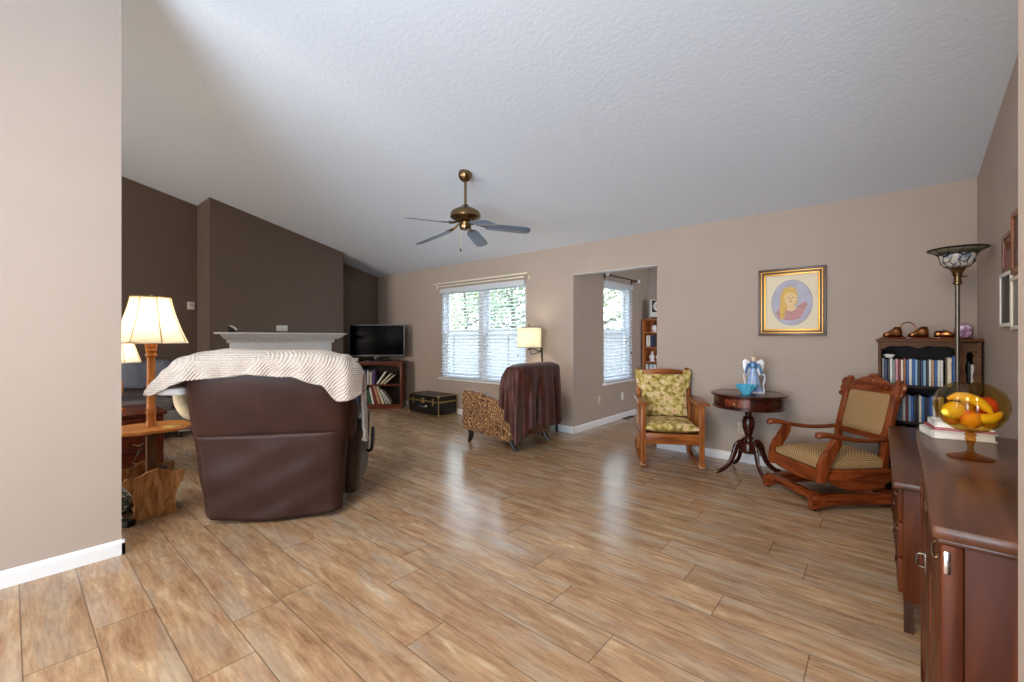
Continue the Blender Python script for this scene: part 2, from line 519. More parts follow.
# back wall, with the window and the alcove opening left out
wx0, wx1, wz0, wz1 = -5.643, -3.801, 0.572, 2.062
e = EAVE + 0.02; y0, y1 = YB, YB + 0.14
quad_wall('wall_back', 'paint_greige', [(XL - 0.12, wx0, y0, y1, 0, e), (wx0, wx1, y0, y1, 0, wz0), (wx0, wx1, y0, y1, wz1, e), (wx1, XA, y0, y1, 0, e),
          (XA, XA2, y0, y1, 2.06, e), (XA2, XR + 0.12, y0, y1, 0, e)])
mb = MB(); mb.bb(XA, XA2, YB + 0.002, YB + 0.138, 2.054, 2.0605); struct(mb.build('trim_1', 'trim_white', smooth=False))
az0, az1, ay0, ay1 = 0.585, 2.068, 5.55, 6.478
quad_wall('wall_alcove_left', 'paint_greige', [(XA - 0.14, XA, YB + 0.14, ay0, 0, e), (XA - 0.14, XA, ay1, YA + 0.1, 0, e), (XA - 0.14, XA, ay0, ay1, 0, az0), (XA - 0.14, XA, ay0, ay1, az1, e)])
quad_wall('wall_alcove_back', 'paint_greige', [(XA, 1.2, YA, YA + 0.1, 0, e)])
quad_wall('wall_alcove_right', 'paint_greige', [(1.1, 1.2, YB + 0.14, YA, 0, e)])
quad_wall('ceiling_alcove', 'trim_white', [(XA - 0.14, 1.2, YB + 0.13, YA + 0.1, EAVE, EAVE + 0.08)])
quad_wall('wall_rear', 'paint_greige', [(XL, 3.3, YREAR - 0.1, YREAR, 0, ceil_z(YREAR))])

def baseboard(name, runs):
    mb = MB()
    for (ax, ay, bx, by, nx, ny) in runs:         # run from a to b, standing off the wall towards n
        L_ = sqrt((bx - ax) ** 2 + (by - ay) ** 2)
        prof = [(0, 0), (0.014, 0), (0.014, 0.066), (0.010, 0.078), (0.004, 0.084), (0, 0.085)]
        d = Vector(((bx - ax) / L_, (by - ay) / L_, 0))
        M = frame((nx, ny, 0), (0, 0, 1), tuple(d), ((ax + bx) / 2, (ay + by) / 2, 0))
        mb.prism(prof, L_, M)
    return struct(mb.build(name, 'trim_white', smooth=False))
baseboard('baseboard_back', [(XL, YB, XA + 0.014, YB, 0, -1), (XA2, YB, XR, YB, 0, -1)])
baseboard('baseboard_alcove', [(XA, YB - 0.014, XA, YA, 1, 0), (XA, YA, 1.1, YA, 0, -1)])
baseboard('baseboard_left', [(XL, YREAR, XL, 1.775, 1, 0), (XL, 3.70, XL, YB, 1, 0), (XC, 1.775, XC, 1.98, 1, 0), (XC, 3.50, XC, 3.70, 1, 0), (XL, 1.775, XC, 1.775, 0, -1), (XL, 3.7, XC, 3.7, 0, 1)])
baseboard('baseboard_partition', [(-3.295, YREAR, -3.295, 0.430, 1, 0), (-3.42, 0.416, -3.281, 0.416, 0, 1)])
baseboard('baseboard_right', [(XR, 0.745, XR, YB, -1, 0)])

# ------------------------------------------------------------------ windows
def double_hung(name, x0, x1, z0, z1, cols, M):
    """window in local XZ; y=0 inner wall face, +y outwards; M places it"""
    root = bpy.data.objects.new(name, None); COL.objects.link(root); struct(root)
    root.matrix_world = M
    w = x1 - x0
    mb = MB()
    f = 0.045
    mb.bb(x0, x0 + f, 0.03, 0.13, z0, z1); mb.bb(x1 - f, x1, 0.03, 0.13, z0, z1)
    mb.bb(x0 + f, x1 - f, 0.03, 0.13, z1 - f, z1); mb.bb(x0 + f, x1 - f, 0.03, 0.13, z0, z0 + f)
    if cols == 2:
        mb.bb((x0 + x1) / 2 - 0.055, (x0 + x1) / 2 + 0.055, 0.03, 0.13, z0 + f, z1 - f)
    fr = mb.build('window_frame', 'trim_white', root, smooth=False); struct(fr)
    spans = [(x0 + f, x1 - f)] if cols == 1 else [(x0 + f, (x0 + x1) / 2 - 0.055), ((x0 + x1) / 2 + 0.055, x1 - f)]
    zm = z0 + (z1 - z0) * 0.515
    for a, b in spans:
        for (c0, c1, yy) in ((z0 + f, zm + 0.02, 0.075), (zm - 0.02, z1 - f, 0.105)):
            g = 0.042
            mb = MB()
            mb.bb(a, a + g, yy, yy + 0.028, c0, c1); mb.bb(b - g, b, yy, yy + 0.028, c0, c1)
            mb.bb(a + g, b - g, yy, yy + 0.028, c0, c0 + g); mb.bb(a + g, b - g, yy, yy + 0.028, c1 - g, c1)
            s_ = mb.build('window_sash', 'trim_white', root, smooth=False); struct(s_)
            mb = MB(); mb.bb(a + g, b - g, yy + 0.012, yy + 0.016, c0 + g, c1 - g)
            struct(mb.build('window_pane', 'window_glass', s_, smooth=False))
    mb = MB()
    mb.bb(x0 - 0.03, x1 + 0.03, -0.03, 0.03, z0 - 0.03, z0, bev=0.006)
    struct(mb.build('window_sill', 'trim_white', root))
    return root
double_hung('window_1', wx0, wx1, wz0, wz1, 2, Matrix.Translation((0, YB, 0)))
# the alcove window looks out to -x: local +x -> -? , local +y -> -x
MA = frame((0, 1, 0), (-1, 0, 0), (0, 0, 1), (XA, 0, 0))
double_hung('window_2', ay0, ay1, az0, az1, 1, MA)

def blind(label, x0, x1, z0, z1, M, tilt):
    root = tag(bpy.data.objects.new('window_blind', None), label, 'blind', 'white slatted blinds'); COL.objects.link(root)
    root.matrix_world = M
    yc = -0.002
    mb = MB(); mb.bb(x0, x1, yc - 0.028, yc + 0.028, z1 - 0.05, z1, bev=0.004); mb.build('headrail', 'blind_white', root)
    mb = MB(); mb.bb(x0, x1, yc - 0.034, yc - 0.028, z1 - 0.075, z1 + 0.002, bev=0.002); mb.build('valance', 'blind_white', root)
    mb = MB()
    zz = z0 + 0.045
    rot = Matrix.Rotation(R(tilt), 3, 'X')
    while zz < z1 - 0.06:
        mb.box(((x0 + x1) / 2, yc, zz), (x1 - x0 - 0.006, 0.048, 0.0028), rot)
        zz += 0.050
    mb.build('slats', 'blind_white', root, smooth=False)
    mb = MB(); mb.bb(x0, x1, yc - 0.026, yc + 0.026, z0 + 0.004, z0 + 0.022, bev=0.004); mb.build('bottom_rail', 'blind_white', root)
    k = 4 if x1 - x0 > 1.2 else 2
    for i in range(k):
        xx = x0 + (x1 - x0) * (0.08 + 0.84 * i / (k - 1))
        mb = MB()
        mb.cyl((xx, yc - 0.027, z0 + 0.02), (xx, yc - 0.027, z1 - 0.05), 0.0016, n=6); mb.cyl((xx, yc + 0.027, z0 + 0.02), (xx, yc + 0.027, z1 - 0.05), 0.0016, n=6)
        mb.build('ladder_cord', 'blind_white', root)
    xx = x1 - 0.10
    mb = MB(); mb.cyl((xx, yc - 0.04, z1 - 0.06), (xx, yc - 0.04, z0 + 0.42), 0.0014, n=6)
    pc = mb.build('pull_cord', 'blind_white', root)
    mb = MB(); mb.lathe([(0.002, 0.03), (0.006, 0.022), (0.008, 0), (0.005, -0.006)], 10, (xx, yc - 0.04, z0 + 0.40)); mb.build('tassel', 'dark_metal', pc)
    return root
blind('wide white slatted blind in the double window beside the drum shaded lamp', wx0 + 0.012, wx1 - 0.012, wz0 + 0.004, wz1 - 0.006, Matrix.Translation((0, YB, 0)), 20)
blind('narrow white slatted blind in the alcove window', ay0 + 0.012, ay1 - 0.012, az0 + 0.004, az1 - 0.006, MA, 20)

# curtain rods
root = thing('curtain_rod', 'cream double curtain rod without curtains above the wide window', 'curtain rod', (0, YB, 0))
mb = MB(); mb.bb(-5.735, -3.745, -0.085, -0.07, 2.125, 2.15, bev=0.005); mb.build('outer_rod', 'rod_cream', root)
mb = MB(); mb.bb(-5.665, -3.80, -0.05, -0.038, 2.085, 2.108, bev=0.004); mb.build('inner_rod', 'rod_cream', root)
for xx, sgn in ((-5.735, 1), (-3.745, -1)):
    mb = MB()
    mb.tube([(xx, -0.078, 2.138), (xx - sgn * 0.02, -0.07, 2.135), (xx - sgn * 0.022, -0.04, 2.13), (xx - sgn * 0.02, -0.004, 2.12)], 0.012, 8)
    mb.bb(xx - 0.012, xx + 0.012, -0.004, 0, 2.06, 2.15)
    mb.build('end_bracket', 'rod_cream', root)
mat('glass_knob', C(236, 238, 240), 0.08, coat=0.5)
root = thing('curtain_rod', 'thin dark curtain rod with clear ball finials above the alcove window', 'curtain rod', (XA, 0, 0))
mb = MB(); mb.cyl((0.09, 5.52, 2.135), (0.09, 6.50, 2.135), 0.008, n=12); mb.build('rod', 'dark_metal', root)
for yy in (5.495, 6.525):
    mb = MB(); mb.ball((0.09, yy, 2.135), 0.028); mb.build('finial', 'glass_knob', root)
for yy in (5.57, 6.45):
    mb = MB(); mb.bb(0, 0.006, yy - 0.015, yy + 0.015, 2.09, 2.16); mb.bb(0.004, 0.095, yy - 0.005, yy + 0.005, 2.118, 2.128); mb.build('bracket', 'dark_metal', root)

# outlets, thermostat, floor register
def outlet(label, loc, rz, w=0.07, h=0.115, kind='wall_outlet', m='plate_tan', cat='outlet'):
    root = thing(kind, label, cat, loc, rz)
    mb = MB(); mb.bb(-w / 2, w / 2, -0.008, 0, -h / 2, h / 2, bev=0.003); mb.build('cover_plate', m, root)
    for zz in ((0.022, -0.022) if h > w else (0,)):
        mb = MB()
        if h > w: mb.bb(-0.016, 0.016, -0.011, -0.006, zz - 0.014, zz + 0.014, bev=0.003)
        else: mb.bb(-0.018, 0.018, -0.012, -0.006, -0.012, 0.012, bev=0.003)
        f = mb.build('socket', m, root)
        mb = MB(); mb.bb(-0.008, -0.005, -0.0125, -0.010, zz - 0.006, zz + 0.006); mb.bb(0.005, 0.008, -0.0125, -0.010, zz - 0.006, zz + 0.006); mb.build('slots', 'dark_metal', f)
    return root
outlet('tan outlet on the alcove wall, nearer the corner of the opening', (XA, 5.43, 0.36), 90, m='plate_tan')
outlet('tan outlet on the alcove wall under the window, nearer the bookcase', (XA, 6.14, 0.34), 90, m='plastic_white')
outlet('cream outlet on the back wall behind the round table', (-1.05, YB, 0.335), 0)
outlet('white double wall plate above the middle of the mantel', (XC, 2.71, 1.385), 90, 0.16, 0.085, 'wall_plate', 'plastic_white', 'wall plate')
root = thing('thermostat', 'small white thermostat on the dark wall left of the chimney', 'thermostat', (XL, 1.70, 1.70), 90)
mb = MB(); mb.bb(-0.045, 0.045, -0.022, 0, -0.055, 0.055, bev=0.006); mb.build('housing', 'plastic_white', root)
mb = MB(); mb.bb(-0.026, 0.026, -0.0245, -0.0215, -0.005, 0.03); mb.build('display', 'plate_tan', root)
root = thing('floor_register', 'dark metal floor register in the alcove under the window', 'vent', (-2.9855, 6.25, 0), 0)
mb = MB(); mb.bb(-0.055, 0.055, -0.16, 0.16, 0, 0.004)
mb.build('plate', 'dark_metal', root)
mb = MB()
for i in range(15): mb.bb(-0.045, 0.045, -0.145 + i * 0.0205, -0.137 + i * 0.0205, 0.004, 0.007)
mb.build('louvers', 'plastic_black', root)

# ------------------------------------------------------------------ outside: lawn, fence, trees
mat('lawn', C(118, 132, 92), 0.9, var=0.3, vscale=3)
mat('fence_vinyl', C(150, 150, 152), 0.6, var=0.1)
mat('bark', C(112, 98, 86), 0.9, var=0.3, vscale=9)
mat('leaf_green', C(150, 166, 134), 0.6, var=0.35, vscale=3)
mat('leaf_yellow', C(178, 184, 148), 0.6, var=0.3, vscale=3)
mb = MB(); mb.bb(-26, 8, YB + 0.2, 30, -0.45, -0.25); struct(mb.build('ground', 'lawn', smooth=False))
def fence(label, x0, x1, y, rz, cx, cy):
    root = thing('garden_fence', label, 'fence', (cx, cy, -0.25), rz)
    L_ = x1 - x0
    k = int(L_ / 2.4)
    for i in range(k):
        a = x0 + i * 2.4
        mb = MB()
        for j in range(15): mb.bb(a + 0.06 + j * 0.152, a + 0.06 + j * 0.152 + 0.146, 0, 0.02, 0.06, 1.62, bev=0.004, seg=1)
        mb.build('board_panel', 'fence_vinyl', root, smooth=False)
        for za in (0.3, 1.6):
            mb = MB(); mb.bb(a, a + 2.4, -0.03, 0.05, za, za + 0.08); mb.build('rail', 'fence_vinyl', root, smooth=False)
        mb = MB(); mb.bb(a - 0.05, a + 0.05, -0.04, 0.06, 0, 1.72); mb.build('post', 'fence_vinyl', root, smooth=False)
    return root
fence('pale board fence across the garden, seen through the wide window', -12, 2.4 * 6 - 12, 0, 0, -6, 9.6)
def tree(name, label, x, y, h, r, m, n, seed):
    rnd = random.Random(seed)
    root = thing(name, label, 'tree', (x, y, -0.25), 0)
    mb = MB()
    mb.tube([(0, 0, 0), (0.05, 0.02, h * 0.3), (-0.05, 0.03, h * 0.6), (0, 0, h * 0.85)], [0.12, 0.09, 0.06, 0.02], 8)
    for i in range(9):
        a = rnd.uniform(0, 2 * pi); z = h * rnd.uniform(0.3, 0.7)
        mb.tube([(0, 0, z), (cos(a) * r * 0.4, sin(a) * r * 0.4, z + 0.3), (cos(a) * r * 0.8, sin(a) * r * 0.8, z + 0.7)], [0.045, 0.03, 0.01], 6, k=3)
    mb.build('trunk', 'bark', root)
    mb = MB()
    for i in range(n):
        while True:
            p = Vector((rnd.uniform(-1, 1), rnd.uniform(-1, 1), rnd.uniform(-1, 1)))
            if p.length < 1 and noise.noise(p * 2.4 + Vector((seed, 0, 0))) > -0.12: break
        c = Vector((p.x * r, p.y * r, h * 0.62 + p.z * h * 0.42))
        u = Vector((rnd.gauss(0, 1), rnd.gauss(0, 1), rnd.gauss(0, 1))).normalized()
        w = u.orthogonal().normalized()
        q = u.cross(w)
        s1, s2 = rnd.uniform(0.06, 0.11), rnd.uniform(0.03, 0.055)
        vs = [mb.bm.verts.new(c + w * s1), mb.bm.verts.new(c + q * s2), mb.bm.verts.new(c - w * s1), mb.bm.verts.new(c - q * s2)]
        mb.bm.faces.new(vs)
    mb.build('foliage', m, root, smooth=False)
tree('garden_tree', 'green leafy tree beyond the fence, behind the right half of the wide window', -9.9, 11.6, 5.2, 1.9, 'leaf_green', 4200, 3)
tree('garden_tree', 'thinner yellow green tree beyond the fence, behind the left half of the wide window', -13.4, 12.6, 5.0, 1.8, 'leaf_yellow', 2600, 5)
tree('garden_tree', 'pale tree outside the alcove window', -8.6, 15.5, 5.0, 1.7, 'leaf_yellow', 2400, 8)

# ------------------------------------------------------------------ lamps
def shade_mat(name, col, tl=0.6):
    m = bpy.data.materials.new(name); m.use_nodes = True; MATS[name] = m
    n = m.node_tree; n.nodes.clear()
    o = n.nodes.new('ShaderNodeOutputMaterial'); mi = n.nodes.new('ShaderNodeMixShader'); a = n.nodes.new('ShaderNodeBsdfDiffuse'); b = n.nodes.new('ShaderNodeBsdfTranslucent')
    a.inputs['Color'].default_value = col; b.inputs['Color'].default_value = col; mi.inputs[0].default_value = tl
    n.links.new(a.outputs[0], mi.inputs[1]); n.links.new(b.outputs[0], mi.inputs[2]); n.links.new(mi.outputs[0], o.inputs[0])
shade_mat('shade_cream', C(246, 238, 218), 0.42)
shade_mat('shade_linen', C(214, 210, 186), 0.3)
mat('shade_piping', C(214, 176, 96), 0.6)
mat('bulb_glow', C(255, 240, 210), 0.5, emis=(1.0, 0.86, 0.62, 1), estr=12)

def bulb(root, z, power, color=(1.0, 0.82, 0.56), r=0.035, y=0, x=0):
    d = bpy.data.lights.new('lamp_light', 'POINT'); d.energy = power; d.color = color; d.shadow_soft_size = r + 0.012
    o = bpy.data.objects.new('lamp_light', d); o.location = (x, y, z); o.parent = root; COL.objects.link(o)

def bell_shade(root, z0, z1, r0, r1, nrib=8, twist=0.0):
    """panelled bell shade, flaring to the bottom, with piping along the ribs"""
    def prof(t):
        return r1 + (r0 - r1) * (0.55 * t + 0.45 * t * t)
    n = nrib * 6
    def f(u, v):
        a = 2 * pi * u + twist
        t = 1 - v
        r = prof(t)
        q = (u * nrib) % 1.0
        r *= cos(pi / nrib) / cos((q - 0.5) * 2 * pi / nrib)
        return Vector((r * cos(a), r * sin(a), z0 + (z1 - z0) * v))
    mb = MB(); mb.grid(f, n, 14, loop=True)
    sh = mb.build('lamp_shade', 'shade_cream', root, ang=20)
    for i in range(nrib):
        mb = MB(); mb.tube([f(i / nrib, j / 6) * 1.0 for j in range(7)], 0.0028, 6, k=2); mb.build('rib', 'shade_piping', sh)
    for v in (0, 1):
        mb = MB()
        pts = [f(i / n, v) for i in range(n + 1)]
        mb.tube(pts, 0.0045, 6, k=1); mb.build('trim_band', 'shade_cream' if v == 0 else 'shade_piping', sh)
    # spider and finial
    mb = MB()
    for i in range(3):
        a = 2 * pi * i / 3
        mb.cyl((0, 0, z1 - 0.01), (prof(0) * 0.95 * cos(a), prof(0) * 0.95 * sin(a), z1 - 0.01), 0.002, n=6)
    mb.build('spider', 'brass', sh)
    mb = MB(); mb.lathe([(0.004, z1 - 0.03), (0.004, z1), (0.012, z1 + 0.004), (0.010, z1 + 0.016), (0.0, z1 + 0.024)], 12); mb.build('finial', 'brass', root)

# floor lamp with tray and magazine rack, behind the end of the partition
LX, LY = -3.916, 0.651
lamp = thing('floor_lamp', 'honey wood floor lamp with bell shade, tray and magazine rack, beside the recliner', 'lamp', (LX, LY, 0), 90)
# scalloped rack panels: local y = -0.11 and +0.11
rp = [(-0.148, 0), (-0.130, 0.015), (-0.112, 0.05), (-0.110, 0.10), (-0.128, 0.17), (-0.150, 0.21), (-0.164, 0.245), (-0.158, 0.272), (-0.13, 0.270), (-0.09, 0.268), (-0.05, 0.290), (0, 0.302)]
rp = rp + [(-x, z) for x, z in rp[::-1][1:]]
rp = [(p_.x, p_.y) for p_ in smooth_path([(x, z, 0) for x, z in rp], 4)]
for sgn in (-1, 1):
    Mx = frame((1, 0, 0), (0, 0.18 * sgn, 1.13), (0, -0.987, 0.16 * sgn), (0, sgn * 0.11, 0.0))
    mb = MB(); mb.prism(rp, 0.018, Mx, bev=0.003); mb.build('rack_panel', 'pine_grain', lamp)
mb = MB(); mb.bb(-0.106, 0.106, -0.11, 0.11, 0.055, 0.073); mb.build('rack_bottom', 'pine_grain', lamp)
for sx_ in (-1, 1):
    mb = MB(); mb.bb(sx_ * 0.115 - 0.009, sx_ * 0.115 + 0.009, -0.135, 0.135, 0.19, 0.235, bev=0.003); mb.build('rack_end', 'pine_grain', lamp)
mb = MB(); mb.bb(-0.027, 0.027, -0.027, 0.027, 0.073, 0.57, bev=0.004); mb.build('lower_post', 'grey_wood_z', lamp)
mb = MB(); mb.bb(-0.075, 0.075, -0.02, 0.02, 0.558, 0.585, bev=0.005); mb.bb(-0.02, 0.02, -0.075, 0.075, 0.558, 0.585, bev=0.005); mb.build('tray_bracket', 'dark_metal', lamp)
mb = MB(); mb.loft([(0, 0, 0.585, 0.205, 0.185, 2.6), (0, 0, 0.590, 0.225, 0.205, 2.6), (0, 0, 0.602, 0.230, 0.21, 2.6), (0, 0, 0.610, 0.226, 0.206, 2.6)], 48)
mb.build('tray', 'honey_wood_x', lamp)
mb = MB(); mb.lathe([(0.034, 0.608), (0.034, 0.625), (0.028, 0.64), (0.028, 0.70), (0.031, 0.706), (0.031, 0.716), (0.028, 0.722), (0.028, 0.73), (0.032, 0.736), (0.027, 0.745),
    (0.026, 0.80), (0.024, 1.08), (0.024, 1.10), (0.034, 1.108), (0.034, 1.118), (0.026, 1.124), (0.030, 1.14), (0.034, 1.15), (0.028, 1.158), (0.034, 1.168), (0.036, 1.20), (0.030, 1.225), (0.014, 1.235)], 20)
mb.build('pole', 'honey_wood_z', lamp)
mb = MB(); mb.cyl((0, 0, 1.232), (0, 0, 1.29), 0.016); mb.build('socket', 'brass', lamp)
mb = MB(); mb.ball((0, 0, 1.335), (0.033, 0.033, 0.045)); mb.build('bulb', 'bulb_glow', lamp)
bell_shade(lamp, 1.20, 1.52, 0.222, 0.117, 8, 0.1)
for sgn in (-1, 1):
    mb = MB(); mb.tube([(sgn * 0.018, 0, 1.25), (sgn * 0.06, 0, 1.32), (sgn * 0.05, 0, 1.45), (0, 0, 1.512)], 0.002, 6); mb.build('harp', 'brass', lamp)
bulb(lamp, 1.335, 15, (1.0, 0.86, 0.64))
cord_pts = [(-0.03, -0.03, 0.56), (-0.07, -0.02, 0.45), (-0.10, 0.0, 0.35), (-0.13, 0.0, 0.25)]
mb = MB(); mb.tube(cord_pts, 0.0025, 6); mb.build('cord', 'plastic_black', lamp)
o = tag(MB().bb(-0.05, 0.05, -0.03, 0.03, 0, 0.008, bev=0.002).build('notepad', mat('pad_yellow', C(226, 196, 120), 0.6)), 'small yellowish pad lying on the lamp tray', 'notepad')
o.location = (LX + 0.13, LY + 0.09, 0.6105); o.rotation_euler = (0, 0, R(35))
o = tag(MB().loft([(0, 0, 0, 0.06, 0.032, 2.4), (0, 0, 0.18, 0.065, 0.034, 2.4), (0, 0, 0.235, 0.045, 0.02, 2.0)], 20).build('cloth_bag', mat('bag_navy', C(40, 42, 58), 0.7, bump=0.4, bscale=20)), 'dark navy cloth bag tucked in the magazine rack', 'bag')
o.location = (LX + 0.0, LY + 0.068, 0.075); o.rotation_euler = (0, 0, R(0))

# cords tangled on the floor behind the partition corner
mat('cable_green', C(60, 110, 96), 0.5); mat('cable_grey', C(150, 154, 150), 0.5)
for name, label, mm, seed in (('cable', 'tangled green cords on the floor left of the magazine rack', 'cable_green', 1), ('cable', 'tangled dark cords on the floor left of the magazine rack', 'plastic_black', 2), ('cable', 'pale grey cord looping over the tangle left of the magazine rack', 'cable_grey', 3)):
    rnd = random.Random(seed); mb = MB(); pts = []
    for i in range(26):
        a = i * 1.25 + rnd.uniform(-0.4, 0.4); rr = rnd.uniform(0.05, 0.12)
        pts.append((rr * cos(a), rr * 0.8 * sin(a), 0.02 + 0.16 * abs(sin(i * 0.7 + seed)) * rnd.uniform(0.4, 1)))
    pts = [(0.1, -0.2, 0.006)] + pts + [(-0.1, -0.1, 0.006)]
    mb.tube(pts, 0.0042, 6, k=5)
    o = tag(mb.build(name, mm), label, 'cable', None); o.location = (-4.00, 0.50, 0.0)
root = thing('power_strip', 'dark power strip with a white tag under the tangled cords', 'power strip', (-3.83, 0.455, 0), 30)
mb = MB(); mb.bb(-0.13, 0.13, -0.028, 0.028, 0, 0.04, bev=0.006); mb.build('body', 'plastic_black', root)
mb = MB(); mb.box((0.02, 0.0, 0.07), (0.05, 0.004, 0.055), Matrix.Rotation(R(20), 3, 'X')); mb.build('paper_tag', 'plastic_white', root)

# ------------------------------------------------------------------ chest with second lamp, grey armchair beyond
chest = thing('side_chest', 'red mahogany side chest behind the tray floor lamp', 'chest', (-5.28, 0.55, 0), 90)
# local: front -y -> world +x ; local x -> world y
mb = MB(); mb.bb(-0.36, 0.36, -0.34, 0.34, 0.05, 0.545, bev=0.004); mb.build('carcass', 'chest_red', chest)
mb = MB(); mb.bb(-0.385, 0.385, -0.365, 0.35, 0.545, 0.575, bev=0.008); mb.build('top', 'chest_red', chest)
mb = MB(); mb.bb(-0.375, 0.375, -0.355, 0.345, 0.0, 0.06, bev=0.006); mb.build('plinth', 'chest_red', chest)
for (za, zb) in ((0.08, 0.22), (0.24, 0.38), (0.40, 0.525)):
    mb = MB(); mb.bb(-0.335, 0.335, -0.356, -0.336, za, zb, bev=0.005); dr = mb.build('drawer', 'chest_red', chest)
    for xx in (-0.18, 0.18):
        mb = MB(); mb.tube([(xx - 0.035, -0.357, (za + zb) / 2), (xx, -0.378, (za + zb) / 2 - 0.012), (xx + 0.035, -0.357, (za + zb) / 2)], 0.004, 8); mb.build('handle', 'brass', dr)
l2 = thing('table_lamp', 'smaller bell shaded lamp on the mahogany chest, half hidden by the wall corner', 'lamp', (-5.22, 0.62, 0.575), 0)
mb = MB(); mb.lathe([(0.07, 0), (0.075, 0.015), (0.05, 0.03), (0.025, 0.06), (0.03, 0.12), (0.055, 0.18), (0.05, 0.26), (0.022, 0.33), (0.02, 0.42), (0.012, 0.43)], 24); mb.build('base', 'honey_wood_z', l2)
mb = MB(); mb.ball((0, 0, 0.54), (0.03, 0.03, 0.042)); mb.build('bulb', 'bulb_glow', l2)
mb = MB(); mb.cyl((0, 0, 0.43), (0, 0, 0.505), 0.015); mb.build('socket', 'brass', l2)
bell_shade(l2, 0.44, 0.70, 0.19, 0.115, 8, 0.2)
bulb(l2, 0.54, 10, (1.0, 0.86, 0.64))

mat('grey_leather', C(132, 126, 124), 0.55, bump=0.2, bscale=30, var=0.18, vscale=8)
mat('throw_bluegrey', C(128, 132, 146), 0.9, bump=0.5, bscale=60, var=0.12, vscale=20)
ch = thing('armchair', 'grey upholstered armchair by the dark wall, left of the chimney', 'armchair', (-6.95, 1.0, 0), 90)
mb = MB(); mb.bb(-0.46, 0.46, -0.40, 0.36, 0.10, 0.36, bev=0.04, seg=3); mb.build('seat_base', 'grey_leather', ch)
mb = MB(); mb.loft([(0, -0.06, 0.36, 0.32, 0.34, 5), (0, -0.06, 0.40, 0.335, 0.355, 5), (0, -0.06, 0.47, 0.335, 0.35, 5), (0, -0.06, 0.50, 0.30, 0.31, 4)], 36); mb.build('seat_cushion', 'grey_leather', ch)
mb = MB(); mb.loft([(0, 0.32, 0.12, 0.42, 0.10, 5), (0, 0.34, 0.5, 0.43, 0.12, 5), (0, 0.37, 0.8, 0.42, 0.12, 4.5), (0, 0.38, 0.90, 0.38, 0.10, 4)], 36); mb.build('backrest', 'grey_leather', ch)
for s_ in (-1, 1):
    mb = MB(); mb.loft([(s_ * 0.43, -0.02, 0.08, 0.085, 0.38, 5), (s_ * 0.43, -0.02, 0.52, 0.09, 0.39, 5), (s_ * 0.43, -0.02, 0.60, 0.10, 0.40, 4), (s_ * 0.43, -0.02, 0.64, 0.07, 0.37, 3)], 32); mb.build('arm', 'grey_leather', ch)
    for yy in (-0.32, 0.30):
        mb = MB(); mb.cyl((s_ * 0.38, yy, 0), (s_ * 0.38, yy, 0.11), 0.018, 0.026, 12); mb.build('leg', 'black_wood', ch)
def thr(u, v):
    x = -0.47 + 0.94 * u
    path = [(-0.0 + 0.16, 0.60), (0.20, 0.80), (0.26, 0.915), (0.38, 0.935), (0.47, 0.91), (0.505, 0.78), (0.50, 0.60)]
    f = v * (len(path) - 1); i = min(int(f), len(path) - 2); t = f - i
    y = path[i][0] * (1 - t) + path[i + 1][0] * t; z = path[i][1] * (1 - t) + path[i + 1][1] * t
    ed = max(0, abs(u - 0.5) - 0.40) / 0.1
    return Vector((x, y + 0.01 * sin(u * 21) * (1 - abs(v - 0.5) * 2 * 0), z - 0.07 * ed * ed + 0.008 * sin(u * 17)))
mb = MB(); mb.grid(thr, 30, 24)
o = tag(mb.build('throw_blanket', 'throw_bluegrey', solid=0.014, ang=80), 'blue grey throw over the back of the grey armchair', 'blanket'); o.location = ch.location; o.rotation_euler = ch.rotation_euler

# ------------------------------------------------------------------ recliner seen from behind
rec = thing('recliner', 'big dark brown leather recliner turned away from the camera', 'recliner', (-3.499, 1.467, 0), -128)
mb = MB()
mb.loft([(0, 0.30, 0.035, 0.41, 0.155, 6), (0, 0.34, 0.10, 0.43, 0.15, 6), (0, 0.40, 0.40, 0.455, 0.14, 6), (0, 0.45, 0.62, 0.475, 0.14, 6), (0, 0.50, 0.88, 0.485, 0.145, 6), (0, 0.525, 1.01, 0.48, 0.14, 5), (0, 0.53, 1.075, 0.445, 0.11, 4), (0, 0.53, 1.10, 0.39, 0.07, 3)], 56)
def wr(o, amp, sc, seed=0):
    for v in o.data.vertices:
        p = v.co * sc + Vector((seed, seed * 2, 0))
        v.co += v.normal * amp * noise.noise(p)
o = mb.build('backrest', 'leather_brown', rec, sub=2); wr(o, 0.012, 4)
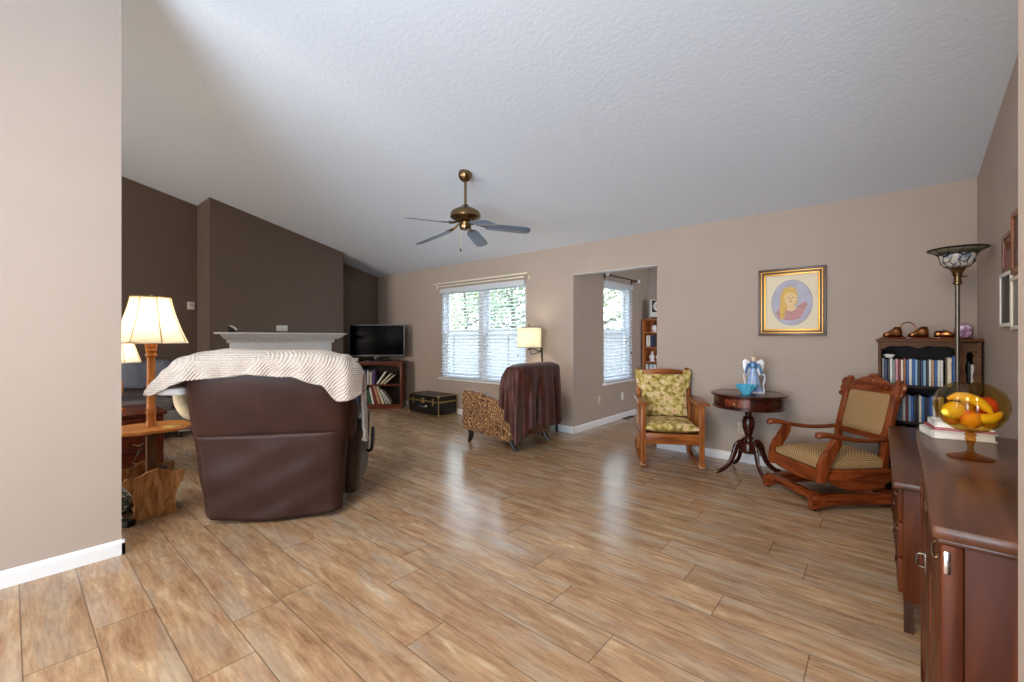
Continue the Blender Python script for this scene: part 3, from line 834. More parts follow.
# loose leather skirt panel over the lower back, seam on top, frayed hem
def skirt(u, v):
    x = -0.455 + 0.91 * u
    z = 0.035 + 0.56 * v
    bow = 1 - (2 * u - 1) ** 2
    y = 0.506 + 0.098 * v + 0.03 * bow * (0.4 + 0.6 * (1 - v)) - 0.012
    w_ = 0.428 + 0.03 * v
    x = (2 * u - 1) * w_
    if u < 0.06 or u > 0.94:
        y -= 0.05 * (abs(2 * u - 1) - 0.88) / 0.12
    y += 0.012 * noise.noise(Vector((x * 5, z * 5, 1))) + 0.006 * sin(z * 30 + x * 14) * (1 - v)
    z -= 0.028 * bow * (1 - v)
    return Vector((x, y, z + 0.012))
mb = MB(); mb.grid(skirt, 36, 24); o = mb.build('back_skirt', 'leather_skirt', rec, solid=0.008)
for s_ in (-1, 1):
    mb = MB()
    mb.loft([(s_ * 0.415, 0.04, 0.05, 0.085, 0.30, 5), (s_ * 0.425, 0.03, 0.20, 0.10, 0.35, 5), (s_ * 0.425, 0.03, 0.45, 0.105, 0.36, 5), (s_ * 0.425, 0.02, 0.58, 0.115, 0.37, 4), (s_ * 0.425, 0.02, 0.64, 0.11, 0.36, 3.5), (s_ * 0.425, 0.02, 0.67, 0.08, 0.32, 3)], 40)
    o = mb.build('arm', 'leather_brown', rec, sub=1); wr(o, 0.012, 6, s_)
    mb = MB(); mb.loft([(s_ * 0.450, 0.36, 0.50, 0.05, 0.10, 3), (s_ * 0.460, 0.37, 0.62, 0.06, 0.12, 3), (s_ * 0.460, 0.40, 0.80, 0.055, 0.11, 3), (s_ * 0.445, 0.43, 0.92, 0.03, 0.07, 2.5)], 24)
    o = mb.build('back_wing', 'leather_brown', rec, sub=1); wr(o, 0.02, 9, s_ + 3)
mb = MB(); mb.loft([(0, -0.08, 0.20, 0.38, 0.38, 6), (0, -0.08, 0.40, 0.385, 0.39, 6), (0, -0.08, 0.48, 0.385, 0.38, 5), (0, -0.08, 0.51, 0.34, 0.33, 4)], 40); mb.build('seat_cushion', 'leather_brown', rec)
mb = MB(); mb.box((0, -0.47, 0.28), (0.74, 0.07, 0.36), bev=0.03, seg=3); mb.build('footrest', 'leather_brown', rec)
mb = MB(); mb.bb(-0.40, 0.40, -0.36, 0.30, 0.0, 0.06, bev=0.01); mb.build('base', 'plastic_black', rec)
mb = MB(); mb.tube([(-0.52, -0.10, 0.30), (-0.56, -0.08, 0.31), (-0.565, -0.16, 0.42), (-0.56, -0.2, 0.47)], [0.012, 0.014, 0.016, 0.012], 10); mb.build('lever', 'plastic_black', rec)

# cream knitted quilt over the recliner back
def quilt_mat():
    m, n, p = base_mat('quilt_cream')
    t = n.nodes.new('ShaderNodeTexCoord')
    w1 = n.nodes.new('ShaderNodeTexWave'); w1.wave_type = 'BANDS'; w1.bands_direction = 'DIAGONAL'; w1.inputs['Scale'].default_value = 24; w1.inputs['Distortion'].default_value = 1.2
    w2 = n.nodes.new('ShaderNodeTexWave'); w2.wave_type = 'BANDS'; w2.bands_direction = 'Z'; w2.inputs['Scale'].default_value = 22; w2.inputs['Distortion'].default_value = 1.5
    ck = n.nodes.new('ShaderNodeTexVoronoi'); ck.inputs['Scale'].default_value = 5.0
    sc_ = n.nodes.new('ShaderNodeSeparateColor'); g_ = n.nodes.new('ShaderNodeMath'); g_.operation = 'GREATER_THAN'; g_.inputs[1].default_value = 0.5
    w = n.nodes.new('ShaderNodeMix'); w.data_type = 'FLOAT'
    n.links.new(t.outputs['Object'], w1.inputs['Vector']); n.links.new(t.outputs['Object'], w2.inputs['Vector']); n.links.new(t.outputs['Object'], ck.inputs['Vector'])
    n.links.new(ck.outputs['Color'], sc_.inputs[0]); n.links.new(sc_.outputs[0], g_.inputs[0]); n.links.new(g_.outputs[0], w.inputs[0]); n.links.new(w1.outputs['Fac'], w.inputs[2]); n.links.new(w2.outputs['Fac'], w.inputs[3])
    v = n.nodes.new('ShaderNodeTexVoronoi'); v.inputs['Scale'].default_value = 90
    a = n.nodes.new('ShaderNodeMath'); a.operation = 'ADD'
    r = n.nodes.new('ShaderNodeValToRGB'); r.color_ramp.elements[0].color = C(190, 177, 166); r.color_ramp.elements[1].color = C(206, 194, 184)
    b = n.nodes.new('ShaderNodeBump'); b.inputs['Strength'].default_value = 0.55; b.inputs['Distance'].default_value = 0.014
    n.links.new(t.outputs['Object'], v.inputs['Vector'])
    n.links.new(w.outputs[0], a.inputs[0]); n.links.new(v.outputs['Distance'], a.inputs[1])
    n.links.new(w.outputs[0], r.inputs[0]); n.links.new(r.outputs[0], p.inputs['Base Color'])
    n.links.new(a.outputs[0], b.inputs['Height']); n.links.new(b.outputs[0], p.inputs['Normal'])
    p.inputs['Roughness'].default_value = 0.95; p.inputs['Sheen Weight'].default_value = 0.3
quilt_mat()
def lerp_tab(tab, x):
    if x <= tab[0][0]: return tab[0][1]
    for (a, b), (c, d) in zip(tab, tab[1:]):
        if x <= c:
            t = (x - a) / (c - a); t = t * t * (3 - 2 * t)
            return b + (d - b) * t
    return tab[-1][1]
# local x: + is the left of the picture.  back hem height, top height, front hem height
Q_HEM = [(-0.58, 0.86), (-0.52, 0.83), (-0.44, 0.82), (-0.34, 0.93), (-0.15, 0.985), (0.1, 1.0), (0.3, 0.985), (0.42, 0.975), (0.50, 0.95), (0.58, 0.91), (0.66, 0.875), (0.69, 0.885)]
Q_TOP = [(-0.58, 0.98), (-0.53, 1.05), (-0.46, 1.115), (-0.3, 1.145), (0.0, 1.145), (0.25, 1.15), (0.40, 1.14), (0.50, 1.11), (0.58, 1.045), (0.65, 0.98), (0.69, 0.945)]
def quilt(u, v):
    x = -0.58 + 1.27 * u
    zt = lerp_tab(Q_TOP, x); zh = lerp_tab(Q_HEM, x)
    yb, yf = 0.69, 0.36
    th = 1.0
    if x > 0.5:
        k = (x - 0.5) / 0.26; yb -= 0.10 * k; yf += 0.09 * k
    if x < -0.5:
        k = (-0.5 - x) / 0.08; yb -= 0.10 * k; yf += 0.06 * k
    if v < 0.42:      # hanging behind
        t = v / 0.42
        y = yb + 0.01 * (1 - t); z = zh + (zt - 0.035 - zh) * t
        y += (1 - t) * (0.012 * sin(x * 19) + 0.01 * sin(x * 47))
        if t > 0.75: y -= 0.02 * ((t - 0.75) / 0.25) ** 2
    elif v < 0.62:
        t = (v - 0.42) / 0.2; a = t * pi
        ym = (yb + yf) / 2; hw = (yb - yf) / 2
        y = ym + (hw - 0.02) * cos(a) ; z = zt - 0.035 + 0.035 * sin(a)
    else:
        t = (v - 0.62) / 0.38
        zf = min(zt - 0.05, max(0.80, zh - 0.02))
        y = yf + 0.02 * (1 - t); z = zt - 0.035 + (zf - zt + 0.035) * t
    z += 0.012 * noise.noise(Vector((x * 5, v * 5, 3)))
    y += 0.014 * noise.noise(Vector((x * 6, v * 6, 8)))
    return Vector((x, y, z))
mb = MB(); mb.grid(quilt, 90, 44)
o = tag(mb.build('quilt', 'quilt_cream', solid=0.022, ang=80, sub=1), 'cream knitted quilt draped over the top of the brown recliner', 'quilt'); o.location = rec.location; o.rotation_euler = rec.rotation_euler
mat('cloth_white', C(226, 222, 216), 0.9, bump=0.3, bscale=40)
o = tag(MB().loft([(0.57, 0.53, 0.875, 0.075, 0.06, 3), (0.58, 0.53, 0.885, 0.09, 0.07, 3), (0.58, 0.53, 0.915, 0.085, 0.07, 3), (0.57, 0.53, 0.925, 0.06, 0.05, 3)], 24).build('folded_towel', 'cloth_white'), 'folded white towel hanging out under the left end of the cream quilt', 'towel'); o.location = rec.location; o.rotation_euler = rec.rotation_euler
mat('pillow_cream', C(222, 198, 160), 0.85, bump=0.3, bscale=30, var=0.15, vscale=14)
mb = MB(); mb.ball((0, 0, 0), (0.10, 0.045, 0.12), Matrix.Rotation(R(20), 3, 'X'), 24, 16)
o = tag(mb.build('pillow', 'pillow_cream', ang=80), 'cream pillow standing on the recliner arm beside the tray lamp', 'pillow'); o.parent = None
o.matrix_world = Matrix.Translation(rec.location) @ Matrix.Rotation(R(-128), 4, 'Z') @ Matrix.Translation((0.575, 0.40, 0.80)) @ Matrix.Rotation(R(90), 4, 'Z')
# fringed shawl hanging over the right arm
mat('shawl_grey', C(190, 184, 178), 0.9, bump=0.4, bscale=60, var=0.2, vscale=12)
def shawl(u, v):
    y = 0.25 + 0.13 * u
    if v < 0.2:
        t = v / 0.2
        return Vector((-0.40 - 0.15 * t, y + 0.06 * (1 - t), 1.03 - 0.05 * t * t))
    t = (v - 0.2) / 0.8
    return Vector((-0.55 - 0.01 * t + 0.010 * sin(u * 16), y - 0.03 * t, 0.98 - 0.40 * t - 0.03 * sin(u * 3)))
root = thing('shawl', 'grey fringed shawl hanging down the right side of the brown recliner', 'shawl', rec.location, -128)
mb = MB(); mb.grid(shawl, 20, 26); mb.build('cloth', 'shawl_grey', root, solid=0.012, ang=80)
mb = MB()
for i in range(24):
    p = shawl(i / 23, 1.0); mb.tube([p, p + Vector((-0.006, 0.004, -0.04)), p + Vector((random.uniform(-0.01, 0.01), random.uniform(-0.01, 0.01), -0.085))], 0.003, 5, k=2)
mb.build('fringe', 'shawl_grey', root)

# ------------------------------------------------------------------ fireplace mantel
man = thing('mantel', 'white fireplace mantel with dentil moulding on the dark chimney breast', 'mantel', (XC, 2.74, 0), 90)
# local: x -> world y, -y -> world +x
mb = MB(); mb.bb(-0.92, 0.92, -0.205, 0, 1.29, 1.315, bev=0.005); mb.build('shelf', 'trim_white', man)
prof = [(0, 1.165), (-0.045, 1.165), (-0.05, 1.175), (-0.052, 1.214), (-0.09, 1.216), (-0.12, 1.232), (-0.165, 1.27), (-0.18, 1.29), (0, 1.29)]
mb = MB()
n_ = len(prof)
va = [mb.bm.verts.new((-(0.735 + (-y) * 0.88), y, z)) for y, z in prof]; vb = [mb.bm.verts.new((0.735 + (-y) * 0.88, y, z)) for y, z in prof]
mb.bm.faces.new(va); mb.bm.faces.new(vb[::-1])
for i in range(n_): mb.bm.faces.new((va[i], va[(i + 1) % n_], vb[(i + 1) % n_], vb[i]))
mb.build('crown_moulding', 'trim_white', man, ang=25)
mb = MB()
i = 0
while -0.74 + i * 0.046 < 0.73:
    mb.bb(-0.74 + i * 0.046, -0.74 + i * 0.046 + 0.026, -0.085, -0.04, 1.188, 1.213); i += 1
mb.build('dentil_row', 'trim_white', man, smooth=False)
mb = MB(); mb.bb(-0.73, 0.73, -0.05, 0, 0.90, 1.165, bev=0.003); mb.build('frieze', 'trim_white', man)
for s_ in (-1, 1):
    mb = MB(); mb.bb(s_ * 0.61 - 0.12, s_ * 0.61 + 0.12, -0.06, 0, 0.0, 0.905, bev=0.004); mb.bb(s_ * 0.61 - 0.135, s_ * 0.61 + 0.135, -0.075, 0, 0, 0.14, bev=0.005)
    mb.bb(s_ * 0.61 - 0.08, s_ * 0.61 + 0.08, -0.068, 0, 0.2, 0.84, bev=0.004); mb.build('pilaster', 'trim_white', man)
mb = MB(); mb.bb(-0.49, 0.49, -0.02, 0, 0.0, 0.90); mb.build('firebox_surround', mat('slate', C(60, 58, 58), 0.4, var=0.2), man)
mb = MB(); mb.bb(-0.38, 0.38, -0.03, -0.018, 0.04, 0.72, bev=0.004); mb.build('fire_screen', 'plastic_black', man)
# small ornament on the mantel
root = thing('ornament', 'small black and white ornament on the left end of the mantel', 'ornament', (XC + 0.11, 2.02, 1.315), 75)
mb = MB(); mb.loft([(0, 0, 0, 0.06, 0.035, 2.4), (0, 0, 0.02, 0.062, 0.036, 2.4), (-0.01, 0, 0.05, 0.035, 0.022, 2.2), (-0.02, 0, 0.062, 0.01, 0.01, 2)], 24); mb.build('body', 'plastic_black', root)
mb = MB(); mb.tube([(-0.055, 0, 0.075), (-0.03, -0.01, 0.085), (0.01, -0.02, 0.07), (0.045, -0.02, 0.03)], [0.012, 0.010, 0.011, 0.014], 10); mb.build('white_band', 'plastic_white', root)
mb = MB(); mb.ball((-0.045, -0.005, 0.07), (0.022, 0.02, 0.02)); mb.build('head', 'plastic_black', root)

# ------------------------------------------------------------------ television stand in the corner
st = thing('television_stand', 'reddish brown bookcase stand under the television in the corner', 'bookcase', (-6.79, 4.25, 0), 45)
TW, TD, TH = 0.93, 0.34, 0.825
mb = MB(); mb.bb(-TW / 2 - 0.01, TW / 2 + 0.01, -TD / 2 - 0.01, TD / 2, TH - 0.028, TH, bev=0.005); mb.build('top', 'cherry_x', st)
for s_ in (-1, 1):
    mb = MB(); mb.bb(s_ * (TW / 2 - 0.02) - 0.02, s_ * (TW / 2 - 0.02) + 0.02, -TD / 2, TD / 2 - 0.002, 0.0, TH - 0.028, bev=0.003); mb.build('side_panel', 'cherry_x', st)
mb = MB(); mb.bb(-TW / 2 + 0.03, TW / 2 - 0.03, TD / 2 - 0.014, TD / 2 - 0.004, 0.04, TH - 0.03); mb.build('back_panel', 'cherry_dark', st)
for zz in (0.075, 0.42):
    mb = MB(); mb.bb(-TW / 2 + 0.04, TW / 2 - 0.04, -TD / 2 + 0.01, TD / 2 - 0.014, zz - 0.022, zz, bev=0.003); mb.build('shelf', 'cherry_x', st)
ap = [(-TW / 2 + 0.04, 0), (-TW / 2 + 0.04, -0.075), (-0.33, -0.055), (-0.2, -0.035), (0, -0.028), (0.2, -0.035), (0.33, -0.055), (TW / 2 - 0.04, -0.075), (TW / 2 - 0.04, 0)]
mb = MB(); mb.prism([(x, z + TH - 0.028) for x, z in ap], 0.018, XZ(-TD / 2 + 0.012)); mb.build('arched_rail', 'cherry_x', st)
mb = MB(); mb.bb(-TW / 2 + 0.04, TW / 2 - 0.04, -TD / 2 + 0.004, -TD / 2 + 0.02, 0.0, 0.054); mb.build('kick_board', 'cherry_x', st)

tv = thing('television', 'flat black television with a slim silver frame on the corner stand', 'television', (-6.77, 4.23, 0.825), 43)
mb = MB(); mb.bb(-0.49, 0.49, -0.0, 0.045, 0.085, 0.65, bev=0.008); mb.build('bezel', 'bezel_silver', tv)
mb = MB(); mb.bb(-0.468, 0.468, -0.004, 0.003, 0.112, 0.632, bev=0.002); mb.build('screen', 'screen_black', tv)
mb = MB(); mb.bb(-0.05, 0.05, 0.01, 0.04, 0.015, 0.10, bev=0.004); mb.build('neck', 'plastic_black', tv)
mb = MB(); mb.loft([(0, 0.02, 0.0, 0.25, 0.11, 4), (0, 0.02, 0.012, 0.25, 0.11, 4), (0, 0.02, 0.018, 0.22, 0.09, 4)], 32); mb.build('stand_base', 'plastic_black', tv)
o = tag(MB().bb(-0.05, 0.05, -0.05, 0.05, 0, 0.062, bev=0.008).build('media_box', 'plastic_white'), 'small white box under the left side of the television', 'box')
o.matrix_world = Matrix.Translation((-6.79, 4.25, 0.825)) @ Matrix.Rotation(R(45), 4, 'Z') @ Matrix.Translation((-0.36, -0.08, 0))

# books: one mesh per book, spine to local -y
def book_mesh(w, d, h):
    mb = MB()
    mb.bb(-w / 2, w / 2, 0, d, 0, h, bev=min(0.004, w * 0.2), seg=1)
    return mb
BCOL = {'navy': C(36, 48, 92), 'blue': C(52, 96, 160), 'white': C(222, 220, 214), 'purple': C(84, 58, 110), 'dark red': C(116, 30, 36), 'green': C(46, 88, 66),
        'pale green': C(160, 180, 160), 'brown': C(142, 92, 60), 'tan': C(184, 140, 100), 'cream': C(226, 214, 190), 'black': C(28, 26, 28), 'grey': C(128, 130, 134), 'teal': C(50, 110, 124),
        'orange': C(206, 112, 50), 'red': C(176, 44, 44), 'pink': C(200, 140, 150), 'light blue': C(140, 178, 210), 'yellow': C(212, 180, 80)}
for k_, v_ in BCOL.items(): mat('cover_' + k_.replace(' ', '_'), v_, 0.45, var=0.22, vscale=45)
def shelf_row(M, x, seq, depth, group, kind, cat, where, maxlean=0, ystart=0.0, gapfrom=None):
    """seq: (colour, width, height, lean deg, gap before)"""
    for i, (c, w, h, lean, gap) in enumerate(seq):
        x += gap
        o = book_mesh(w, depth, h).build(kind, 'cover_' + c.replace(' ', '_'))
        a = R(lean)
        tag(o, '%s %s, %s from left on %s' % (c, cat, ORD[i], where), cat, group)
        # lean about the lower edge: positive lean tips to the left (-x)
        if lean > 0:
            L_ = Matrix.Translation((x + w * cos(a) , ystart, 0)) @ Matrix.Rotation(-a, 4, 'Y') @ Matrix.Translation((-w / 2, 0, 0)) if False else Matrix.Translation((x, ystart, w * sin(a))) @ Matrix.Rotation(a, 4, 'Y') @ Matrix.Translation((w / 2, 0, 0))
            adv = w / cos(a)
        elif lean < 0:
            L_ = Matrix.Translation((x + w * cos(a), ystart, w * sin(-a))) @ Matrix.Rotation(a, 4, 'Y') @ Matrix.Translation((-w / 2, 0, 0))
            adv = w / cos(a)
        else:
            L_ = Matrix.Translation((x + w / 2, ystart, 0)); adv = w
        o.matrix_world = M @ L_
        x += adv + 0.0012
MT = Matrix.Translation((-6.79, 4.25, 0)) @ Matrix.Rotation(R(45), 4, 'Z')
# upper shelf: upright on the left, three leaning right
up = [('grey', .035, .25, 0, 0), ('cream', .03, .24, 0, 0), ('dark red', .035, .25, 0, 0), ('green', .03, .23, 0, 0), ('white', .03, .26, 0, 0), ('navy', .035, .25, 0, 0), ('blue', .035, .255, 0, 0), ('navy', .035, .25, 0, 0), ('white', .022, .25, 0, 0.004), ('grey', .02, .21, 0, 0.002), ('cream', .028, .23, 0, 0),
      ('purple', .024, .25, 0, 0.004), ('purple', .028, .26, 0, 0), ('white', .028, .265, 34, 0.02), ('cream', .022, .25, 44, 0.03), ('cream', .022, .24, 48, 0.03)]
shelf_row(MT @ Matrix.Translation((0, 0, 0.4203)), -0.42, up, 0.19, 'books on the upper shelf of the television stand', 'book', 'book', 'the upper shelf of the television stand', ystart=-0.14)
lo = [('tan', .035, .30, 0, 0), ('cream', .04, .29, 0, 0), ('blue', .04, .29, 0, 0), ('black', .045, .30, 0, 0), ('brown', .04, .28, 0, 0), ('teal', .04, .30, 0, 0)]
lo2 = [('green', .03, .27, -12, 0.06), ('green', .028, .25, -12, 0), ('white', .032, .30, -12, 0), ('dark red', .034, .31, -13, 0), ('dark red', .026, .29, -13, 0), ('tan', .04, .34, -16, 0), ('brown', .03, .31, -16, 0), ('cream', .036, .32, -20, 0), ('green', .026, .30, -24, 0), ('white', .020, .29, -26, 0), ('navy', .022, .29, -28, 0), ('white', .024, .30, -33, 0)]
shelf_row(MT @ Matrix.Translation((0, 0, 0.0753)), -0.42, lo + lo2, 0.20, 'books on the lower shelf of the television stand', 'book', 'book', 'the lower shelf of the television stand', ystart=-0.14)

# ------------------------------------------------------------------ trunk
tr = thing('trunk', 'low black trunk with brass edges under the wide window', 'trunk', (-5.60, 4.53, 0), 0)
hx, hy, hz = 0.38, 0.19, 0.32
mb = MB(); mb.bb(-hx, hx, -hy, hy, 0.012, 0.225, bev=0.003); mb.build('body', 'plastic_black', tr)
mb = MB(); mb.bb(-hx, hx, -hy, hy, 0.229, hz, bev=0.004); mb.build('lid', 'plastic_black', tr)
mb = MB()
g = 0.007; q = 0.0035
for z0_, z1_ in ((0.012, 0.022), (0.214, 0.225), (0.229, 0.237), (hz - 0.009, hz + 0.002)):
    mb.bb(-hx - q, hx + q, -hy - q, -hy + q, z0_, z1_); mb.bb(hx - q, hx + q, -hy - q, hy + q, z0_, z1_); mb.bb(-hx - q, -hx + q, -hy - q, hy + q, z0_, z1_); mb.bb(-hx, hx, hy - q, hy + q, z0_, z1_)
for sx_ in (-1, 1):
    for sy_ in (-1, 1):
        mb.bb(sx_ * hx - g, sx_ * hx + g, sy_ * hy - q, sy_ * hy + q, 0.012, hz); mb.bb(sx_ * hx - q, sx_ * hx + q, sy_ * hy - g, sy_ * hy + g, 0.012, hz)
mb.bb(-hx, hx, -hy - q, -hy + 0.012, hz - 0.002, hz + 0.003); mb.bb(-hx, hx, hy - 0.012, hy + q, hz - 0.002, hz + 0.003); mb.bb(-hx - q, -hx + 0.012, -hy, hy, hz - 0.002, hz + 0.003); mb.bb(hx - 0.012, hx + q, -hy, hy, hz - 0.002, hz + 0.003)
mb.build('edge_trim', 'brass', tr, smooth=False)
for sx_ in (-1, 1):
    for sy_ in (-1, 1):
        for zz in (0.02, hz - 0.012):
            mb = MB(); mb.ball((sx_ * (hx - 0.004), sy_ * (hy - 0.004), zz), 0.021, n=12, m=8); mb.build('corner_cap', 'brass', tr)
mb = MB(); mb.bb(-0.035, 0.035, -hy - 0.014, -hy, 0.19, 0.27, bev=0.005); mb.lathe([(0.014, 0), (0.014, 0.012), (0.008, 0.016)], 14, (0, -hy - 0.012, 0.215), Matrix.Rotation(R(90), 4, 'X')); mb.build('lock', 'brass', tr)
for xx in (-0.25, 0.25):
    mb = MB(); mb.bb(xx - 0.016, xx + 0.016, -hy - 0.012, -hy, 0.165, 0.275, bev=0.004); mb.build('latch', 'brass', tr)
mb = MB(); mb.tube([(-0.08, -hy - 0.004, 0.15), (-0.06, -hy - 0.022, 0.135), (0.06, -hy - 0.022, 0.135), (0.08, -hy - 0.004, 0.15)], 0.007, 8); mb.build('handle', 'chrome', tr)

# ------------------------------------------------------------------ paisley armchair with velvet throw
def paisley_mat():
    m, n, p = base_mat('paisley')
    L = n.links.new
    t = n.nodes.new('ShaderNodeTexCoord')
    nz = n.nodes.new('ShaderNodeTexNoise'); nz.inputs['Scale'].default_value = 7; nz.inputs['Detail'].default_value = 2
    L(t.outputs['Object'], nz.inputs['Vector'])
    ad = n.nodes.new('ShaderNodeVectorMath'); ad.operation = 'MULTIPLY_ADD'; ad.inputs[1].default_value = (0.16, 0.16, 0.16)
    L(nz.outputs['Color'], ad.inputs[0]); L(t.outputs['Object'], ad.inputs[2])
    v = n.nodes.new('ShaderNodeTexVoronoi'); v.inputs['Scale'].default_value = 8.5; L(ad.outputs[0], v.inputs['Vector'])
    s_ = n.nodes.new('ShaderNodeMath'); s_.operation = 'MULTIPLY'; s_.inputs[1].default_value = 34; L(v.outputs['Distance'], s_.inputs[0])
    q = n.nodes.new('ShaderNodeMath'); q.operation = 'SINE'; L(s_.outputs[0], q.inputs[0])
    n2 = n.nodes.new('ShaderNodeTexNoise'); n2.inputs['Scale'].default_value = 55; L(t.outputs['Object'], n2.inputs['Vector'])
    a2 = n.nodes.new('ShaderNodeMath'); a2.operation = 'MULTIPLY_ADD'; L(n2.outputs['Fac'], a2.inputs[0]); a2.inputs[1].default_value = 2.6; L(q.outputs[0], a2.inputs[2])
    r = n.nodes.new('ShaderNodeValToRGB'); e_ = r.color_ramp.elements
    e_[0].position = 0.3; e_[0].color = C(70, 40, 20)
    e_[1].position = 1.0; e_[1].color = C(206, 168, 112)
    b = e_.new(0.55); b.color = C(112, 68, 34); b = e_.new(0.78); b.color = C(150, 100, 52)
    mr = n.nodes.new('ShaderNodeMapRange'); mr.inputs['From Min'].default_value = 0.0; mr.inputs['From Max'].default_value = 2.5; L(a2.outputs[0], mr.inputs['Value'])
    L(mr.outputs[0], r.inputs[0]); L(r.outputs[0], p.inputs['Base Color']); p.inputs['Roughness'].default_value = 0.7
    p.inputs['Sheen Weight'].default_value = 0.2
paisley_mat()
mat('velvet_brown', C(70, 30, 20), 0.45, spec=0.3, bump=0.5, bscale=14, var=0.5, vscale=11, sheen=0.2)
ac = thing('armchair', 'armchair in gold and brown paisley fabric facing the fireplace', 'armchair', (-3.36, 3.89, 0), -90)
# local: -y front (world -x), +x camera side (world -y)
for s_ in (-1, 1):
    pl_ = [(-0.43, 0.16), (0.30, 0.10), (0.33, 0.14), (0.34, 0.42), (0.30, 0.50), (0.10, 0.555), (-0.12, 0.60), (-0.34, 0.625), (-0.405, 0.615), (-0.435, 0.58)]
    mb = MB(); mb.prism([(a, b) for a, b in pl_], 0.12, YZ(s_ * 0.325), bev=0.025); mb.build('arm', 'paisley', ac)
mb = MB(); mb.bb(-0.27, 0.27, -0.36, 0.30, 0.13, 0.33, bev=0.02); mb.build('seat_base', 'paisley', ac)
mb = MB(); mb.loft([(0, -0.06, 0.33, 0.25, 0.31, 6), (0, -0.06, 0.36, 0.262, 0.325, 6), (0, -0.06, 0.42, 0.262, 0.32, 6), (0, -0.06, 0.455, 0.23, 0.29, 4)], 36); mb.build('seat_cushion', 'paisley', ac)
mb = MB(); mb.loft([(0, 0.26, 0.12, 0.27, 0.07, 6), (0, 0.30, 0.45, 0.30, 0.085, 6), (0, 0.35, 0.75, 0.34, 0.09, 5), (0, 0.375, 0.88, 0.335, 0.085, 4), (0, 0.385, 0.925, 0.30, 0.055, 3)], 40); mb.build('backrest', 'paisley', ac)
for s_ in (-1, 1):
    mb = MB(); mb.tube([(s_ * 0.32, -0.33, 0.17), (s_ * 0.32, -0.335, 0.09), (s_ * 0.325, -0.365, 0.0)], [0.05, 0.04, 0.022], 4, k=3); mb.build('leg', 'black_wood', ac)
    mb = MB(); mb.tube([(s_ * 0.31, 0.27, 0.13), (s_ * 0.31, 0.30, 0.07), (s_ * 0.31, 0.36, 0.0)], [0.035, 0.03, 0.02], 8, k=4); mb.build('leg', 'black_wood', ac)
# velvet throw: v runs from the middle of the top outwards and down, u runs around (camera side, back, far side)
TP = [(0.395, 0.22), (0.40, 0.255), (0.405, 0.33), (0.40, 0.42), (0.34, 0.475), (0.20, 0.49), (0.0, 0.495), (-0.20, 0.49), (-0.34, 0.475), (-0.40, 0.42), (-0.405, 0.33), (-0.385, 0.22)]
TH_ = [0.50, 0.46, 0.34, 0.10, 0.15, 0.27, 0.25, 0.24, 0.25, 0.20, 0.45, 0.62]
def velvet(u, v):
    f = u * (len(TP) - 1); i = min(int(f), len(TP) - 2); t = f - i; ts = t * t * (3 - 2 * t)
    px = TP[i][0] * (1 - t) + TP[i + 1][0] * t; py = TP[i][1] * (1 - t) + TP[i + 1][1] * t
    hem = TH_[i] * (1 - ts) + TH_[i + 1] * ts
    if v < 0.28:
        k = v / 0.28
        cxm, cym = max(-0.25, min(0.25, px)) * 0.6, 0.375
        x = cxm + (px - cxm) * k; y = cym + (py - cym) * k
        fr_ = max(0, (0.30 - py)) * 2.2          # the front edge hangs lower on the wings
        z = 0.955 - 0.045 * k ** 3 - fr_ * k * k * 0.55
    else:
        k = (v - 0.28) / 0.72
        fr_ = max(0, (0.30 - py)) * 2.2
        ztop = 0.91 - fr_ * 0.55
        z = ztop + (hem - ztop) * k
        dx, dy = px, (py - 0.30)
        l_ = sqrt(dx * dx + dy * dy) + 1e-6
        amp = 0.030 * min(1, k * 1.6) * (0.55 + 0.9 * abs(noise.noise(Vector((u * 7, 2.0, 5)))) * 1.6)
        fold = amp * sin(u * 46) + amp * 0.6 * sin(u * 83 + 1.3)
        off = 0.012 * k + fold + 0.03 * (1 - (1 - min(1, k * 2)) ** 2) * 0.4
        x = px + dx / l_ * off; y = py + dy / l_ * off
    return Vector((x, y, z))
mb = MB(); mb.grid(velvet, 150, 46)
o = tag(mb.build('throw_blanket', 'velvet_brown', solid=0.008, ang=80), 'dark brown velvet throw hanging over the back of the paisley armchair', 'blanket'); o.location = ac.location; o.rotation_euler = ac.rotation_euler

# black lamp table and drum lamp behind the armchair
tb = thing('side_table', 'small black thin legged table behind the paisley armchair', 'table', (-3.42, 4.53, 0), 0)
mb = MB(); mb.bb(-0.2, 0.2, -0.17, 0.17, 0.355, 0.38, bev=0.004); mb.build('tabletop', 'black_wood', tb)
for sx_ in (-1, 1):
    for sy_ in (-1, 1):
        mb = MB(); mb.bb(sx_ * 0.185 - 0.01, sx_ * 0.185 + 0.01, sy_ * 0.155 - 0.01, sy_ * 0.155 + 0.01, 0, 0.355); mb.build('leg', 'black_wood', tb)
mb = MB()
for sx_ in (-1, 1): mb.bb(sx_ * 0.185 - 0.007, sx_ * 0.185 + 0.007, -0.145, 0.145, 0.10, 0.115)
mb.bb(-0.178, 0.178, -0.163, -0.147, 0.10, 0.115); mb.bb(-0.178, 0.178, 0.147, 0.163, 0.10, 0.115)
mb.build('stretcher', 'black_wood', tb)
dl = thing('swing_arm_lamp', 'dark swing arm lamp with a drum shade by the wide window', 'lamp', (-3.33, 4.54, 0.38), 0)
mb = MB(); mb.lathe([(0.0, 0), (0.095, 0), (0.095, 0.014), (0.03, 0.026), (0.014, 0.04), (0.0, 0.04)], 28); mb.build('base', 'dark_metal', dl)
mb = MB(); mb.cyl((0, 0, 0.03), (-0.03, -0.02, 0.710), 0.012, n=14); mb.build('pole', 'dark_metal', dl)
mb = MB(); mb.tube([(-0.03, -0.02, 0.695), (-0.06, -0.04, 0.680), (-0.12, -0.07, 0.715), (-0.18, -0.09, 0.710)], 0.007, 8)
